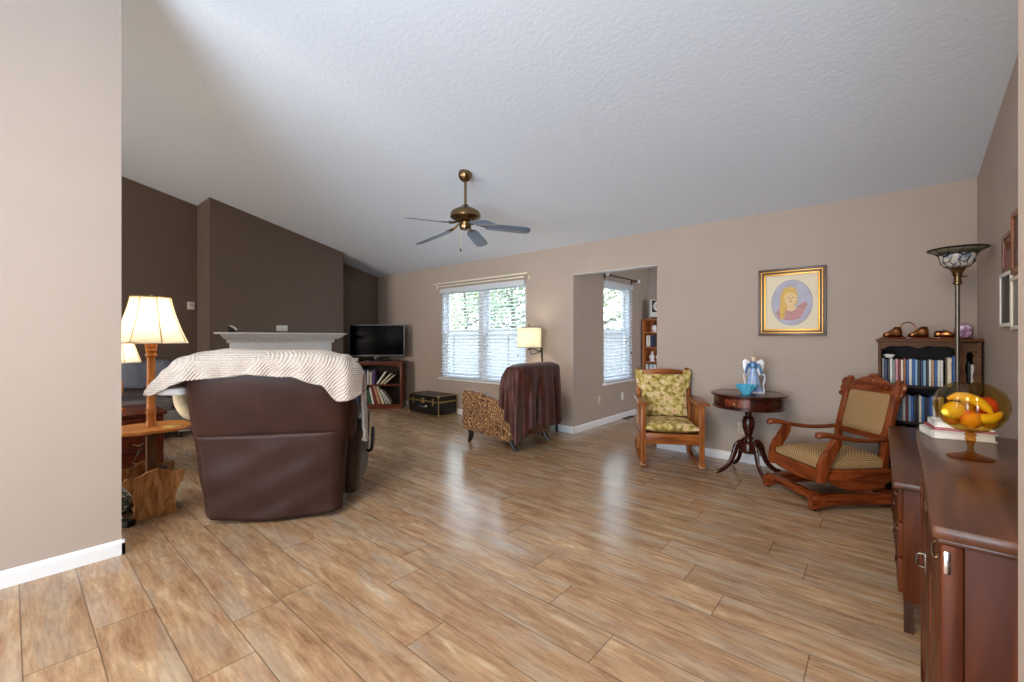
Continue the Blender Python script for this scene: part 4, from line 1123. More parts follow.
mb.tube([(-0.03, -0.02, 0.695), (-0.04, -0.07, 0.665), (-0.12, -0.12, 0.645), (-0.15, -0.09, 0.685), (-0.18, -0.09, 0.710)], 0.005, 8); mb.cyl((-0.03, -0.02, 0.680), (-0.03, -0.02, 0.725), 0.014); mb.build('swing_arm', 'dark_metal', dl)
mb = MB(); mb.cyl((-0.18, -0.09, 0.695), (-0.18, -0.09, 0.805), 0.012); mb.build('socket', 'dark_metal', dl)
mb = MB(); mb.ball((-0.18, -0.09, 0.855), (0.03, 0.03, 0.04)); mb.build('bulb', 'bulb_glow', dl)
mb = MB(); mb.lathe([(0.160, 0.730), (0.156, 0.995)], 48, (-0.18, -0.09, 0), cap=False); dsh = mb.build('drum_shade', 'shade_linen', dl)
for zz, rr in ((0.732, 0.1615), (0.993, 0.1575)):
    mb = MB(); mb.tube([(-0.18 + rr * cos(2 * pi * i / 48), -0.09 + rr * sin(2 * pi * i / 48), zz) for i in range(49)], 0.004, 6, k=1); mb.build('shade_band', mat('band_brown', C(96, 84, 64), 0.7) if 'band_brown' not in MATS else 'band_brown', dsh)
mb = MB(); mb.cyl((-0.18, -0.09, 0.905), (-0.18, -0.09, 1.025), 0.004, n=8); mb.ball((-0.18, -0.09, 1.031), 0.011)
for i in range(3): mb.cyl((-0.18, -0.09, 0.990), (-0.18 + 0.155 * cos(2.1 * i), -0.09 + 0.155 * sin(2.1 * i), 0.990), 0.002, n=6)
mb.build('finial', 'dark_metal', dl)
bulb(dl, 0.855, 7, (1.0, 0.9, 0.74), x=-0.18, y=-0.09)

# ------------------------------------------------------------------ ceiling fan
FX, FY = -3.131, 2.947
FZ = ceil_z(FY)
fan = thing('ceiling_fan', 'brass ceiling fan with five blue grey blades hanging from the sloped ceiling', 'ceiling fan', (FX, FY, FZ), 0)
zb = 2.362 - FZ
slope = atan2(SL, 1)
mb = MB(); mb.lathe([(0.064, 0.006), (0.068, -0.012), (0.066, -0.035), (0.052, -0.065), (0.028, -0.085), (0.0, -0.085)], 32, M=Matrix.Rotation(-slope * 0.8, 4, 'X')); mb.build('canopy', 'antique_brass', fan)
mb = MB(); mb.cyl((0, 0, -0.08), (0, 0, zb + 0.18), 0.0135, n=18); mb.build('downrod', 'antique_brass', fan)
mb = MB(); mb.lathe([(0.02, zb + 0.20), (0.03, zb + 0.195), (0.045, zb + 0.175), (0.09, zb + 0.155), (0.135, zb + 0.13), (0.152, zb + 0.10), (0.150, zb + 0.07), (0.13, zb + 0.055), (0.10, zb + 0.045), (0.09, zb + 0.03), (0.06, zb + 0.025)], 40); mb.build('motor_housing', 'antique_brass', fan)
mb = MB(); mb.lathe([(0.045, zb + 0.03), (0.058, zb + 0.02), (0.058, zb - 0.035), (0.05, zb - 0.05), (0.03, zb - 0.056), (0.0, zb - 0.056)], 28); mb.build('switch_housing', 'antique_brass', fan)
mb = MB(); mb.cyl((-0.02, -0.045, zb - 0.03), (-0.02, -0.045, zb - 0.24), 0.0018, n=6); pc = mb.build('pull_chain', 'brass', fan)
mb = MB(); mb.lathe([(0.002, zb - 0.235), (0.006, zb - 0.245), (0.008, zb - 0.265), (0.004, zb - 0.275)], 10, (-0.02, -0.045, 0)); mb.build('pull_knob', 'mahogany_red', pc)
for k in range(5):
    th = R((221, 149, 78, 5, 298)[k]) + R(YAW)
    Mk = Matrix.Rotation(th, 4, 'Z') @ Matrix.Translation((0, 0, zb)) @ Matrix.Rotation(R((4.5, 11, 6.6, 4.2, 11.6)[k]), 4, 'Y') @ Matrix.Rotation(R(-13), 4, 'X')
    mb = MB()
    mb.tube([Mk @ Vector((0.05, 0, 0.035)), Mk @ Vector((0.10, 0.0, 0.02)), Mk @ Vector((0.15, 0, 0.006)), Mk @ Vector((0.19, 0, 0.006))], [0.012, 0.010, 0.012, 0.016], 8)
    mb.prism([(0.17, -0.018), (0.205, -0.045), (0.255, -0.03), (0.265, 0), (0.255, 0.03), (0.205, 0.045), (0.17, 0.018)], 0.006, Mk @ Matrix.Translation((0, 0, 0.006)))
    bi = mb.build('blade_iron', 'antique_brass', fan)
    pl_ = [(0.20, -0.052), (0.24, -0.062), (0.55, -0.070), (0.61, -0.066), (0.645, -0.045), (0.652, 0), (0.645, 0.045), (0.61, 0.066), (0.55, 0.070), (0.24, 0.062), (0.20, 0.052)]
    mb = MB(); mb.prism(pl_, 0.006, Mk, bev=0.0015); mb.build('blade', 'fan_blade', fan)

# ------------------------------------------------------------------ oak rocking chair with floral cushions
def floral_mat():
    m, n, p = base_mat('floral_green')
    L = n.links.new
    t = n.nodes.new('ShaderNodeTexCoord')
    nz = n.nodes.new('ShaderNodeTexNoise'); nz.inputs['Scale'].default_value = 9; L(t.outputs['Object'], nz.inputs['Vector'])
    ad = n.nodes.new('ShaderNodeVectorMath'); ad.operation = 'MULTIPLY_ADD'; ad.inputs[1].default_value = (0.06, 0.06, 0.06); L(nz.outputs['Color'], ad.inputs[0]); L(t.outputs['Object'], ad.inputs[2])
    g = n.nodes.new('ShaderNodeTexNoise'); g.inputs['Scale'].default_value = 24; g.inputs['Detail'].default_value = 3; L(t.outputs['Object'], g.inputs['Vector'])
    rg = n.nodes.new('ShaderNodeValToRGB'); e_ = rg.color_ramp.elements
    e_[0].position = 0.35; e_[0].color = C(126, 108, 44); e_[1].position = 0.62; e_[1].color = C(218, 200, 134)
    q = e_.new(0.48); q.color = C(178, 152, 74)
    L(g.outputs['Fac'], rg.inputs[0])
    v = n.nodes.new('ShaderNodeTexVoronoi'); v.inputs['Scale'].default_value = 15; L(ad.outputs[0], v.inputs['Vector'])
    rf = n.nodes.new('ShaderNodeValToRGB'); e_ = rf.color_ramp.elements
    rf.color_ramp.interpolation = 'LINEAR'
    e_[0].position = 0.0; e_[0].color = C(196, 120, 52); e_[1].position = 0.5; e_[1].color = C(240, 228, 196)
    q = e_.new(0.16); q.color = C(214, 150, 84); q = e_.new(0.24); q.color = C(238, 224, 190); q = e_.new(0.34); q.color = C(206, 168, 96)
    L(v.outputs['Distance'], rf.inputs[0])
    lt = n.nodes.new('ShaderNodeMath'); lt.operation = 'LESS_THAN'; lt.inputs[1].default_value = 0.46; L(v.outputs['Distance'], lt.inputs[0])
    sv = n.nodes.new('ShaderNodeSeparateColor'); L(v.outputs['Color'], sv.inputs[0])
    gt = n.nodes.new('ShaderNodeMath'); gt.operation = 'GREATER_THAN'; gt.inputs[1].default_value = 0.12; L(sv.outputs[0], gt.inputs[0])
    mu = n.nodes.new('ShaderNodeMath'); mu.operation = 'MULTIPLY'; L(lt.outputs[0], mu.inputs[0]); L(gt.outputs[0], mu.inputs[1])
    mx = n.nodes.new('ShaderNodeMix'); mx.data_type = 'RGBA'; L(mu.outputs[0], mx.inputs['Factor']); L(rg.outputs[0], mx.inputs['A']); L(rf.outputs[0], mx.inputs['B'])
    L(mx.outputs['Result'], p.inputs['Base Color']); p.inputs['Roughness'].default_value = 0.8
floral_mat()
rk = thing('rocking_chair', 'oak rocking chair with green and gold floral cushions on the left of the round table', 'rocking chair', (-1.615, 4.275, 0), 30)
for s_ in (-1, 1):
    # rocker runner: arc
    top, bot = [], []
    for i in range(17):
        y = -0.33 + 0.72 * i / 16
        z = 0.00 + (y + 0.02) ** 2 * 0.55
        bot.append((y, z)); top.append((y, z + 0.038))
    mb = MB(); mb.prism(bot + top[::-1], 0.035, YZ(s_ * 0.262), bev=0.004); mb.build('rocker', 'oak_orange_x', rk)
    mb = MB(); mb.bb(s_ * 0.262 - 0.022, s_ * 0.262 + 0.022, -0.282, -0.238, 0.055, 0.61, bev=0.004); mb.build('front_post', 'oak_orange_z', rk)
    mb = MB(); mb.prism([(0.205, 0.04), (0.25, 0.04), (0.245, 0.40), (0.37, 0.90), (0.355, 0.915), (0.325, 0.905), (0.20, 0.40)], 0.042, YZ(s_ * 0.25), bev=0.004); mb.build('back_post', 'oak_orange_z', rk)
    arm = [(-0.33, -0.062), (-0.30, -0.068), (0.0, -0.055), (0.27, -0.035), (0.27, 0.035), (0.0, 0.045), (-0.30, 0.05), (-0.33, 0.042)]
    mb = MB(); mb.prism([(a * 1.0, b * s_) for a, b in arm], 0.022, frame((0, 1, 0), (1, 0, 0), (0, 0, 1), (s_ * 0.275, 0, 0.621)), bev=0.004); mb.build('armrest', 'oak_orange_x', rk)
    mb = MB(); mb.bb(s_ * 0.262 - 0.012, s_ * 0.262 + 0.012, -0.24, 0.21, 0.27, 0.335, bev=0.003); mb.build('side_rail', 'oak_orange_x', rk)
    for yy in (-0.14, -0.06, 0.02, 0.10):
        mb = MB(); mb.bb(s_ * 0.262 - 0.007, s_ * 0.262 + 0.007, yy - 0.018, yy + 0.018, 0.333, 0.612); mb.build('side_slat', 'oak_orange_z', rk)
    mb = MB(); mb.bb(s_ * 0.262 - 0.026, s_ * 0.262 + 0.026, -0.288, -0.236, 0.028, 0.058, bev=0.006); mb.build('post_foot', mat('pale_worn_wood', C(206, 160, 110), 0.6) if 'pale_worn_wood' not in MATS else 'pale_worn_wood', rk)
mb = MB(); mb.bb(-0.24, 0.24, -0.272, -0.25, 0.235, 0.335, bev=0.003); mb.build('front_apron', 'oak_orange_x', rk)
mb = MB(); mb.bb(-0.23, 0.23, 0.205, 0.225, 0.25, 0.33, bev=0.003); mb.build('rear_apron', 'oak_orange_x', rk)
mb = MB(); mb.bb(-0.24, 0.24, -0.25, 0.205, 0.315, 0.328); mb.build('seat_board', 'oak_orange_x', rk)
TB = Matrix.Translation((0, 0.345, 0.845)) @ Matrix.Rotation(R(-14), 4, 'X')
cr_ = [(-0.235, -0.06), (-0.12, -0.075), (0, -0.08), (0.12, -0.075), (0.235, -0.06), (0.235, 0.04), (0.1, 0.055), (0, 0.058), (-0.1, 0.055), (-0.235, 0.04)]
mb = MB(); mb.prism(cr_, 0.024, TB @ frame((1, 0, 0), (0, 0, 1), (0, -1, 0)), bev=0.003); mb.build('crest_rail', 'oak_orange_x', rk)
for xx in (-0.13, 0, 0.13):
    mb = MB(); mb.box((xx, 0.278, 0.59), (0.05, 0.012, 0.46), Matrix.Rotation(R(-14), 3, 'X')); mb.build('back_slat', 'oak_orange_z', rk)
def cushion_grid(mb, hx, hy, h, M, puff=0.5, n=18, edge=0.7):
    def f(sgn):
        def g(u, v):
            a, b = 2 * u - 1, 2 * v - 1
            k = ((1 - abs(a) ** 4) * (1 - abs(b) ** 4)) ** 0.5
            return M @ Vector((a * hx, b * hy, sgn * h * (0.28 * edge + (1 - 0.28 * edge) * k)))
        return g
    mb.grid(f(1), n, n); mb.grid(f(-1), n, n)
    bmesh.ops.remove_doubles(mb.bm, verts=mb.bm.verts, dist=1e-5)
    bnd = [e_ for e_ in mb.bm.edges if e_.is_boundary]
    if bnd: bmesh.ops.bridge_loops(mb.bm, edges=bnd)
mb = MB(); cushion_grid(mb, 0.238, 0.24, 0.052, Matrix.Translation((0, -0.03, 0.382))); mb.build('seat_cushion', 'floral_green', rk)
MBk = Matrix.Translation((0, 0.225, 0.64)) @ Matrix.Rotation(R(-14), 4, 'X') @ frame((1, 0, 0), (0, 0, 1), (0, -1, 0))
mb = MB(); cushion_grid(mb, 0.222, 0.215, 0.038, MBk); bc = mb.build('back_cushion', 'floral_green', rk)
for s_ in (-1, 1):   # corner flaps folded over the posts
    fl_ = [(s_ * 0.20, 0.19), (s_ * 0.205, 0.262), (s_ * 0.278, 0.268), (s_ * 0.285, 0.20), (s_ * 0.262, 0.10), (s_ * 0.215, 0.04)]
    mb = MB(); mb.prism(fl_ if s_ > 0 else fl_[::-1], 0.012, MBk @ Matrix.Translation((0, 0, -0.012)), bev=0.004); mb.build('corner_flap', 'floral_green', bc)

# ------------------------------------------------------------------ round drum table, figurine, dish
DX, DY = -0.91, 4.375
dt = thing('drum_table', 'round dark mahogany pedestal table with a small drawer, between the two rocking chairs', 'table', (DX, DY, 0), -48)
dt.scale = (0.89, 0.89, 1.05)
mb = MB(); mb.lathe([(0.0, 0.676), (0.33, 0.676), (0.345, 0.682), (0.350, 0.69), (0.346, 0.699), (0.335, 0.702), (0.0, 0.702)], 72); mb.build('tabletop', 'mahogany', dt)
mb = MB(); mb.lathe([(0.0, 0.575), (0.325, 0.575), (0.332, 0.581), (0.332, 0.590), (0.322, 0.596), (0.322, 0.676), (0.0, 0.676)], 72); mb.build('drum_apron', 'mahogany', dt)
def drawer_face(a0, a1, r, z0, z1, m):
    mb = MB(); n = 14
    o_ = [[mb.bm.verts.new((rr * cos(a0 + (a1 - a0) * i / n), rr * sin(a0 + (a1 - a0) * i / n), z)) for i in range(n + 1)] for rr, z in ((r, z0), (r + 0.006, z0 + 0.004), (r + 0.006, z1 - 0.004), (r, z1))]
    for A, B in zip(o_, o_[1:]):
        for i in range(n): mb.bm.faces.new((A[i], A[i + 1], B[i + 1], B[i]))
    return mb.build('drawer', m, dt)
c0 = R(-97 + 48); dw = drawer_face(c0 - 0.36, c0 + 0.36, 0.3215, 0.603, 0.670, 'mahogany_red')
kx = (0.329 * cos(c0 - 0.02), 0.329 * sin(c0 - 0.02))
mb = MB(); mb.tube([(kx[0] + 0.006 * cos(c0) + 0.012 * cos(t_) * -sin(c0), kx[1] + 0.006 * sin(c0) + 0.012 * cos(t_) * cos(c0), 0.636 + 0.014 * sin(t_)) for t_ in [2 * pi * i / 12 for i in range(13)]], 0.0025, 6, k=1); mb.ball((kx[0] + 0.004 * cos(c0), kx[1] + 0.004 * sin(c0), 0.65), 0.006, n=10, m=6); mb.build('ring_pull', 'antique_brass', dw)
mb = MB(); mb.lathe([(0.0, 0.17), (0.05, 0.18), (0.068, 0.20), (0.068, 0.25), (0.055, 0.275), (0.035, 0.285), (0.033, 0.30), (0.048, 0.305), (0.048, 0.315), (0.030, 0.322), (0.036, 0.34), (0.056, 0.40), (0.060, 0.455), (0.050, 0.48), (0.054, 0.486), (0.050, 0.492), (0.030, 0.50), (0.034, 0.55), (0.040, 0.566), (0.06, 0.576), (0.0, 0.576)], 36); mb.build('pedestal', 'mahogany_red' if False else 'mahogany', dt)
for k in range(4):
    a = R(40 + 90 * k + 48)
    d_ = Vector((cos(a), sin(a), 0))
    pts = [d_ * 0.045 + Vector((0, 0, 0.235)), d_ * 0.085 + Vector((0, 0, 0.265)), d_ * 0.125 + Vector((0, 0, 0.235)), d_ * 0.155 + Vector((0, 0, 0.16)), d_ * 0.20 + Vector((0, 0, 0.085)), d_ * 0.27 + Vector((0, 0, 0.035)), d_ * 0.315 + Vector((0, 0, 0.022))]
    mb = MB(); mb.tube(pts, [0.026, 0.030, 0.028, 0.024, 0.021, 0.018, 0.014], 12, flat=(0.75, 1.1)); lg = mb.build('leg', 'mahogany', dt)
    mb = MB(); mb.tube([d_ * 0.29 + Vector((0, 0, 0.026)), d_ * 0.325 + Vector((0, 0, 0.018)), d_ * 0.345 + Vector((0, 0, 0.012))], [0.017, 0.014, 0.008], 10); mb.build('toe_cap', 'antique_brass', lg)

mat('porcelain_blue', C(150, 176, 214), 0.25, coat=0.4, var=0.2, vscale=24)
mat('porcelain_deep', C(74, 118, 168), 0.25, coat=0.4)
mat('porcelain_white', C(236, 236, 238), 0.25, coat=0.4)
mat('porcelain_skin', C(236, 212, 194), 0.3)
mat('hair_brown', C(196, 176, 150), 0.5)
an = thing('figurine', 'porcelain angel figurine in a pale blue gown leaning on a white chair', 'figurine', (DX + 0.035, DY + 0.02, 0.738), 14)
mb = MB(); mb.loft([(0.01, 0, 0, 0.085, 0.05, 2.4), (0.01, 0, 0.012, 0.085, 0.05, 2.4), (0.01, 0, 0.018, 0.075, 0.045, 2.4)], 28); mb.build('base', 'porcelain_white', an)
mb = MB(); mb.lathe([(0.072, 0.016), (0.066, 0.04), (0.054, 0.09), (0.043, 0.14), (0.033, 0.185), (0.024, 0.212), (0.026, 0.222)], 48, mod=lambda a, z: 1 + 0.07 * sin(a * 9) * max(0, (0.2 - z) / 0.2)); mb.build('gown', 'porcelain_blue', an)
mb = MB(); mb.loft([(0, 0, 0.212, 0.026, 0.02, 2), (0, 0, 0.235, 0.034, 0.024, 2), (0, 0, 0.26, 0.038, 0.024, 2.2), (0, 0, 0.275, 0.022, 0.016, 2), (0, 0, 0.288, 0.012, 0.011, 2)], 24); mb.build('bodice', 'porcelain_deep', an)
mb = MB(); mb.ball((0.004, -0.006, 0.302), (0.019, 0.02, 0.023), n=16, m=12); mb.cyl((0, 0, 0.275), (0.002, -0.002, 0.292), 0.009, n=10); mb.ball((0.004, -0.026, 0.299), (0.004, 0.004, 0.005), n=8, m=6); mb.build('head', 'porcelain_skin', an)
mb = MB(); mb.ball((-0.002, 0.006, 0.31), (0.023, 0.022, 0.023), n=16, m=12); mb.ball((-0.006, 0.018, 0.33), (0.011, 0.011, 0.011), n=10, m=8); mb.build('hair', 'hair_brown', an)
for s_ in (-1, 1):
    mb = MB(); mb.tube([(s_ * 0.035, -0.002, 0.262), (s_ * 0.052, -0.014, 0.228), (s_ * 0.058, -0.028, 0.195), (s_ * 0.062, -0.034, 0.17)], [0.013, 0.012, 0.009, 0.007], 10); mb.build('arm', 'porcelain_deep', an)
    wg = [(0, 0.0), (0.02, 0.05), (0.055, 0.07), (0.075, 0.045), (0.07, -0.01), (0.055, -0.06), (0.035, -0.085), (0.015, -0.05)]
    mb = MB(); mb.prism([(s_ * (x + 0.012), z + 0.235) for x, z in (wg if s_ > 0 else wg[::-1])], 0.010, XZ(0.026), bev=0.003); mb.build('wing', 'porcelain_white', an)
mb = MB()
mb.tube([(0.06, -0.015, 0.168), (0.085, -0.015, 0.165), (0.088, -0.015, 0.12), (0.078, -0.015, 0.07), (0.085, -0.015, 0.016)], 0.006, 8)
mb.build('chair_arm', 'porcelain_white', an)
mb = MB(); mb.tube([(-0.06, -0.015, 0.168), (-0.078, -0.015, 0.166), (-0.072, -0.015, 0.12), (-0.066, -0.015, 0.08), (-0.07, -0.015, 0.02)], 0.006, 8)
mb.build('chair_arm', 'porcelain_white', an)
mat('blue_glass', C(96, 194, 230), 0.12, coat=0.6, var=0.15, vscale=18)
bl = thing('ruffled_dish', 'turquoise glass dish with a ruffled rim in front of the angel figurine', 'dish', (DX + 0.01, DY - 0.13, 0.738), 0)
bl.scale = (0.88, 0.88, 0.9)
mb = MB(); mb.lathe([(0.0, 0), (0.042, 0), (0.045, 0.008), (0.052, 0.02), (0.075, 0.055), (0.092, 0.085), (0.097, 0.094), (0.090, 0.092), (0.068, 0.056), (0.045, 0.022), (0.0, 0.014)], 72, mod=lambda a, z: 1 + 0.09 * sin(a * 12) * min(1, z / 0.07)); mb.build('bowl_body', 'blue_glass', bl)

# ------------------------------------------------------------------ carved platform rocker
def weave_mat():
    m, n, p = base_mat('woven_tan')
    L = n.links.new
    t = n.nodes.new('ShaderNodeTexCoord')
    v = n.nodes.new('ShaderNodeTexWave'); v.wave_type = 'BANDS'; v.bands_direction = 'X'; v.inputs['Scale'].default_value = 34; v.inputs['Distortion'].default_value = 0.8
    w = n.nodes.new('ShaderNodeTexWave'); w.wave_type = 'BANDS'; w.bands_direction = 'DIAGONAL'; w.inputs['Scale'].default_value = 26; w.inputs['Distortion'].default_value = 0.8
    L(t.outputs['Object'], v.inputs['Vector']); L(t.outputs['Object'], w.inputs['Vector'])
    a = n.nodes.new('ShaderNodeMath'); a.operation = 'MULTIPLY'; L(v.outputs['Fac'], a.inputs[0]); L(w.outputs['Fac'], a.inputs[1])
    r = n.nodes.new('ShaderNodeValToRGB'); r.color_ramp.elements[0].color = C(128, 92, 54); r.color_ramp.elements[1].color = C(206, 172, 122); r.color_ramp.elements[1].position = 0.6
    L(a.outputs[0], r.inputs[0]); L(r.outputs[0], p.inputs['Base Color']); p.inputs['Roughness'].default_value = 0.9
    b = n.nodes.new('ShaderNodeBump'); b.inputs['Strength'].default_value = 0.4; b.inputs['Distance'].default_value = 0.004; L(a.outputs[0], b.inputs['Height']); L(b.outputs[0], p.inputs['Normal'])
weave_mat()
gl = thing('platform_rocker', 'carved reddish platform rocker with tan woven seat and back, beside the dark dresser', 'rocking chair', (-0.277, 4.165, 0), -45.7)
gl.scale = (0.95, 1, 1)
for s_ in (-1, 1):
    x = s_ * 0.262
    rail = [(-0.385, 0.018), (-0.34, 0.018), (-0.31, 0.034), (-0.25, 0.050), (0.30, 0.050), (0.33, 0.035), (0.36, 0.018), (0.40, 0.018), (0.40, 0.075), (0.36, 0.11), (-0.20, 0.118), (-0.26, 0.115), (-0.30, 0.10), (-0.33, 0.112), (-0.36, 0.108), (-0.385, 0.085)]
    mb = MB(); mb.prism(rail, 0.055, YZ(x), bev=0.006); br_ = mb.build('base_rail', 'glider_wood_y', gl)
    for yy in (-0.36, 0.38):
        mb = MB(); mb.cyl((x - 0.012, yy, 0.011), (x + 0.012, yy, 0.011), 0.011, n=14); mb.build('caster', 'antique_brass', br_)
    side = [(-0.30, 0.285), (-0.30, 0.225), (-0.24, 0.20), (-0.16, 0.155), (-0.05, 0.125), (0.05, 0.121), (0.14, 0.140), (0.22, 0.19), (0.25, 0.21), (0.25, 0.285)]
    mb = MB(); mb.prism(side, 0.034, YZ(s_ * 0.240), bev=0.004); mb.build('rocker_side', 'glider_wood_y', gl)
    post = [(-0.335, 0.20), (-0.285, 0.195), (-0.268, 0.24), (-0.262, 0.32), (-0.235, 0.375), (-0.19, 0.42), (-0.165, 0.47), (-0.16, 0.515), (-0.215, 0.515), (-0.225, 0.475), (-0.255, 0.435), (-0.305, 0.39), (-0.33, 0.33), (-0.342, 0.26)]
    mb = MB(); mb.prism(post, 0.044, YZ(s_ * 0.268), bev=0.008); mb.build('arm_post', 'glider_wood_z', gl)
    mb = MB(); mb.tube([(s_ * 0.275, -0.345, 0.525), (s_ * 0.276, -0.325, 0.543), (s_ * 0.276, -0.26, 0.540), (s_ * 0.276, -0.15, 0.517), (s_ * 0.272, 0.0, 0.497), (s_ * 0.262, 0.14, 0.497), (s_ * 0.240, 0.25, 0.512)], [0.020, 0.032, 0.028, 0.024, 0.022, 0.022, 0.022], 14, flat=(1.15, 0.72)); mb.build('armrest', 'glider_wood_y', gl)
    bp = [(0.155, 0.14), (0.20, 0.14), (0.225, 0.30), (0.265, 0.55), (0.345, 0.86), (0.355, 0.91), (0.335, 0.925), (0.305, 0.90), (0.225, 0.56), (0.185, 0.32)]
    mb = MB(); mb.prism(bp, 0.042, YZ(s_ * 0.222), bev=0.006); po = mb.build('back_post', 'glider_wood_z', gl)
    # carved ears: three little scroll bosses down the outer side of the post
    mb = MB()
    for yy, zz, rr in ((0.322, 0.872, 0.036), (0.305, 0.822, 0.030), (0.285, 0.78, 0.022)):
        mb.lathe([(0.0, -0.017), (rr * 0.8, -0.017), (rr, -0.008), (rr, 0.008), (rr * 0.7, 0.017), (rr * 0.35, 0.013), (rr * 0.3, 0.019), (0, 0.021)], 20, (s_ * 0.255, yy, zz), Matrix.Rotation(R(76), 4, 'X'))
    mb.build('carved_ear', 'glider_wood_z', po)
mb = MB(); mb.bb(-0.29, 0.29, -0.325, -0.275, 0.05, 0.108, bev=0.008); mb.build('base_crossrail', 'glider_wood_x', gl)
mb = MB(); mb.bb(-0.24, 0.24, 0.27, 0.31, 0.055, 0.105, bev=0.006); mb.build('base_crossrail', 'glider_wood_x', gl)
for s_ in (-1, 1):
    mb = MB(); mb.tube([(s_ * 0.20 + 0.018 * cos(t_ * 1.0), -0.03 + 0.018 * sin(t_), 0.07 + 0.009 * t_ / 1.6) for t_ in [i * 0.8 for i in range(16)]], 0.004, 6, k=2); mb.build('spring', 'dark_metal', gl)
fr_ = [(-0.25, 0.285), (-0.25, 0.20), (-0.18, 0.19), (-0.08, 0.185), (0.0, 0.18), (0.08, 0.185), (0.18, 0.19), (0.25, 0.20), (0.25, 0.285)]
mb = MB(); mb.prism(fr_, 0.034, XZ(-0.295), bev=0.005); mb.build('front_rail', 'glider_wood_x', gl)
mb = MB(); cushion_grid(mb, 0.238, 0.268, 0.075, Matrix.Translation((0, -0.035, 0.315)), edge=0.9); mb.build('seat_pad', 'woven_tan', gl)
AX = R(-14.5)
MK = Matrix.Translation((0, 0.275, 0.665)) @ Matrix.Rotation(AX, 4, 'X') @ frame((0.9, 0, 0), (0, 0, 1), (0, -1, 0))
mb = MB(); cushion_grid(mb, 0.218, 0.158, 0.030, MK @ Matrix.Translation((0, 0, 0.004))); mb.build('back_pad', 'woven_tan', gl)
mb = MB(); mb.prism([(-0.225, -0.2), (0.225, -0.2), (0.225, -0.155), (-0.225, -0.155)], 0.032, MK, bev=0.005); mb.build('back_lower_rail', 'glider_wood_x', gl)
mb = MB(); mb.prism([(-0.225, -0.155), (-0.20, -0.155), (-0.20, 0.155), (-0.225, 0.155)], 0.030, MK); mb.prism([(0.20, -0.155), (0.225, -0.155), (0.225, 0.155), (0.20, 0.155)], 0.030, MK); mb.build('back_frame', 'glider_wood_z', gl)
cst = [(-0.228, 0.153), (0.228, 0.153), (0.228, 0.225), (0.20, 0.232), (0.15, 0.235), (0.11, 0.262), (0.085, 0.268), (0.06, 0.262), (0.045, 0.285), (0.02, 0.298), (0, 0.300), (-0.02, 0.298), (-0.045, 0.285), (-0.06, 0.262), (-0.085, 0.268), (-0.11, 0.262), (-0.15, 0.235), (-0.20, 0.232), (-0.228, 0.225)]
mb = MB(); mb.prism(cst, 0.034, MK, bev=0.005); cc = mb.build('crest_rail', 'glider_wood_x', gl)
mb = MB()
for s_ in (-1, 1):
    mb.tube([MK @ Vector((s_ * (0.02 + 0.016 * i), 0.215 + 0.02 * sin(i * 1.15), 0.019)) for i in range(8)], 0.006, 6, k=3)
    mb.ball(MK @ Vector((s_ * 0.16, 0.196, 0.018)), 0.014, n=12, m=8)
mb.ball(MK @ Vector((0, 0.245, 0.018)), (0.026, 0.014, 0.026), n=14, m=8)
mb.build('carving', 'glider_wood_x', cc)

# ------------------------------------------------------------------ sideboard and low dresser on the right
sb = thing('sideboard', 'tall dark walnut sideboard nearest the camera, under the fruit bowl', 'sideboard', (0.070, 1.078, 0), -1.6)
SX, SY, SZ = 0.445, 1.10, 0.90
mb = MB(); mb.bb(0, SX, 0, SY, SZ - 0.026, SZ, bev=0.007); mb.bb(0.008, SX, 0.008, SY - 0.008, SZ - 0.034, SZ - 0.024, bev=0.003); mb.build('top', 'walnut_top', sb)
for (ya, yb_) in ((0.010, 0.026), (SY - 0.026, SY - 0.010)):
    mb = MB(); mb.bb(0.042, SX - 0.03, ya + 0.003, yb_, 0.10, SZ - 0.034, bev=0.002); mb.build('end_panel', 'walnut_side', sb)
for xx in (0.012, SX - 0.044):
    for yy in (0.010, SY - 0.050):
        mb = MB(); mb.bb(xx, xx + 0.030, yy - 0.002, yy + 0.04, 0.0, SZ - 0.034, bev=0.005); mb.build('corner_post', 'walnut_side', sb)
mb = MB(); mb.bb(0.030, SX - 0.012, 0.030, SY - 0.030, 0.12, SZ - 0.036); mb.build('carcass', 'walnut_dark', sb)
for (ya, yb_) in ((0.056, 0.38), (0.385, 0.715), (0.72, 1.044)):
    mb = MB(); mb.bb(0.016, 0.034, ya, yb_, 0.70, 0.855, bev=0.005); dr = mb.build('drawer', 'walnut_side', sb)
    yc_ = (ya + yb_) / 2
    mb = MB(); mb.tube([(0.018, yc_ - 0.04, 0.785), (0.011, yc_ - 0.035, 0.775), (0.011, yc_ + 0.035, 0.775), (0.018, yc_ + 0.04, 0.785)], 0.003, 8); mb.build('handle', 'antique_brass', dr)
    mb = MB(); mb.bb(0.016, 0.034, ya, yb_, 0.13, 0.69, bev=0.005); do = mb.build('door', 'walnut_side', sb)
    mb = MB(); mb.bb(0.013, 0.018, ya + 0.05, yb_ - 0.05, 0.18, 0.64, bev=0.002); mb.build('raised_panel', 'walnut_side', do)
    if 0.1 < ya < 0.7:
        yk = yb_ - 0.03
        mb = MB(); mb.bb(0.010, 0.017, yk - 0.012, yk + 0.012, 0.545, 0.60, bev=0.002); mb.tube([(0.012, yk, 0.595), (-0.004, yk, 0.59), (-0.004, yk, 0.56), (0.012, yk, 0.555)], 0.003, 8); mb.build('pull', 'pewter', do)
for yy in (0.30, 0.78):
    mb = MB(); mb.bb(0.006, 0.036, yy - 0.02, yy + 0.02, 0.0, 0.12, bev=0.004); mb.build('bracket_foot', 'walnut_dark', sb)
mb = MB(); mb.bb(0.016, 0.025, 0.0045, 0.009, 0.815, 0.855, bev=0.001); mb.build('hinge_plate', 'chrome', sb)

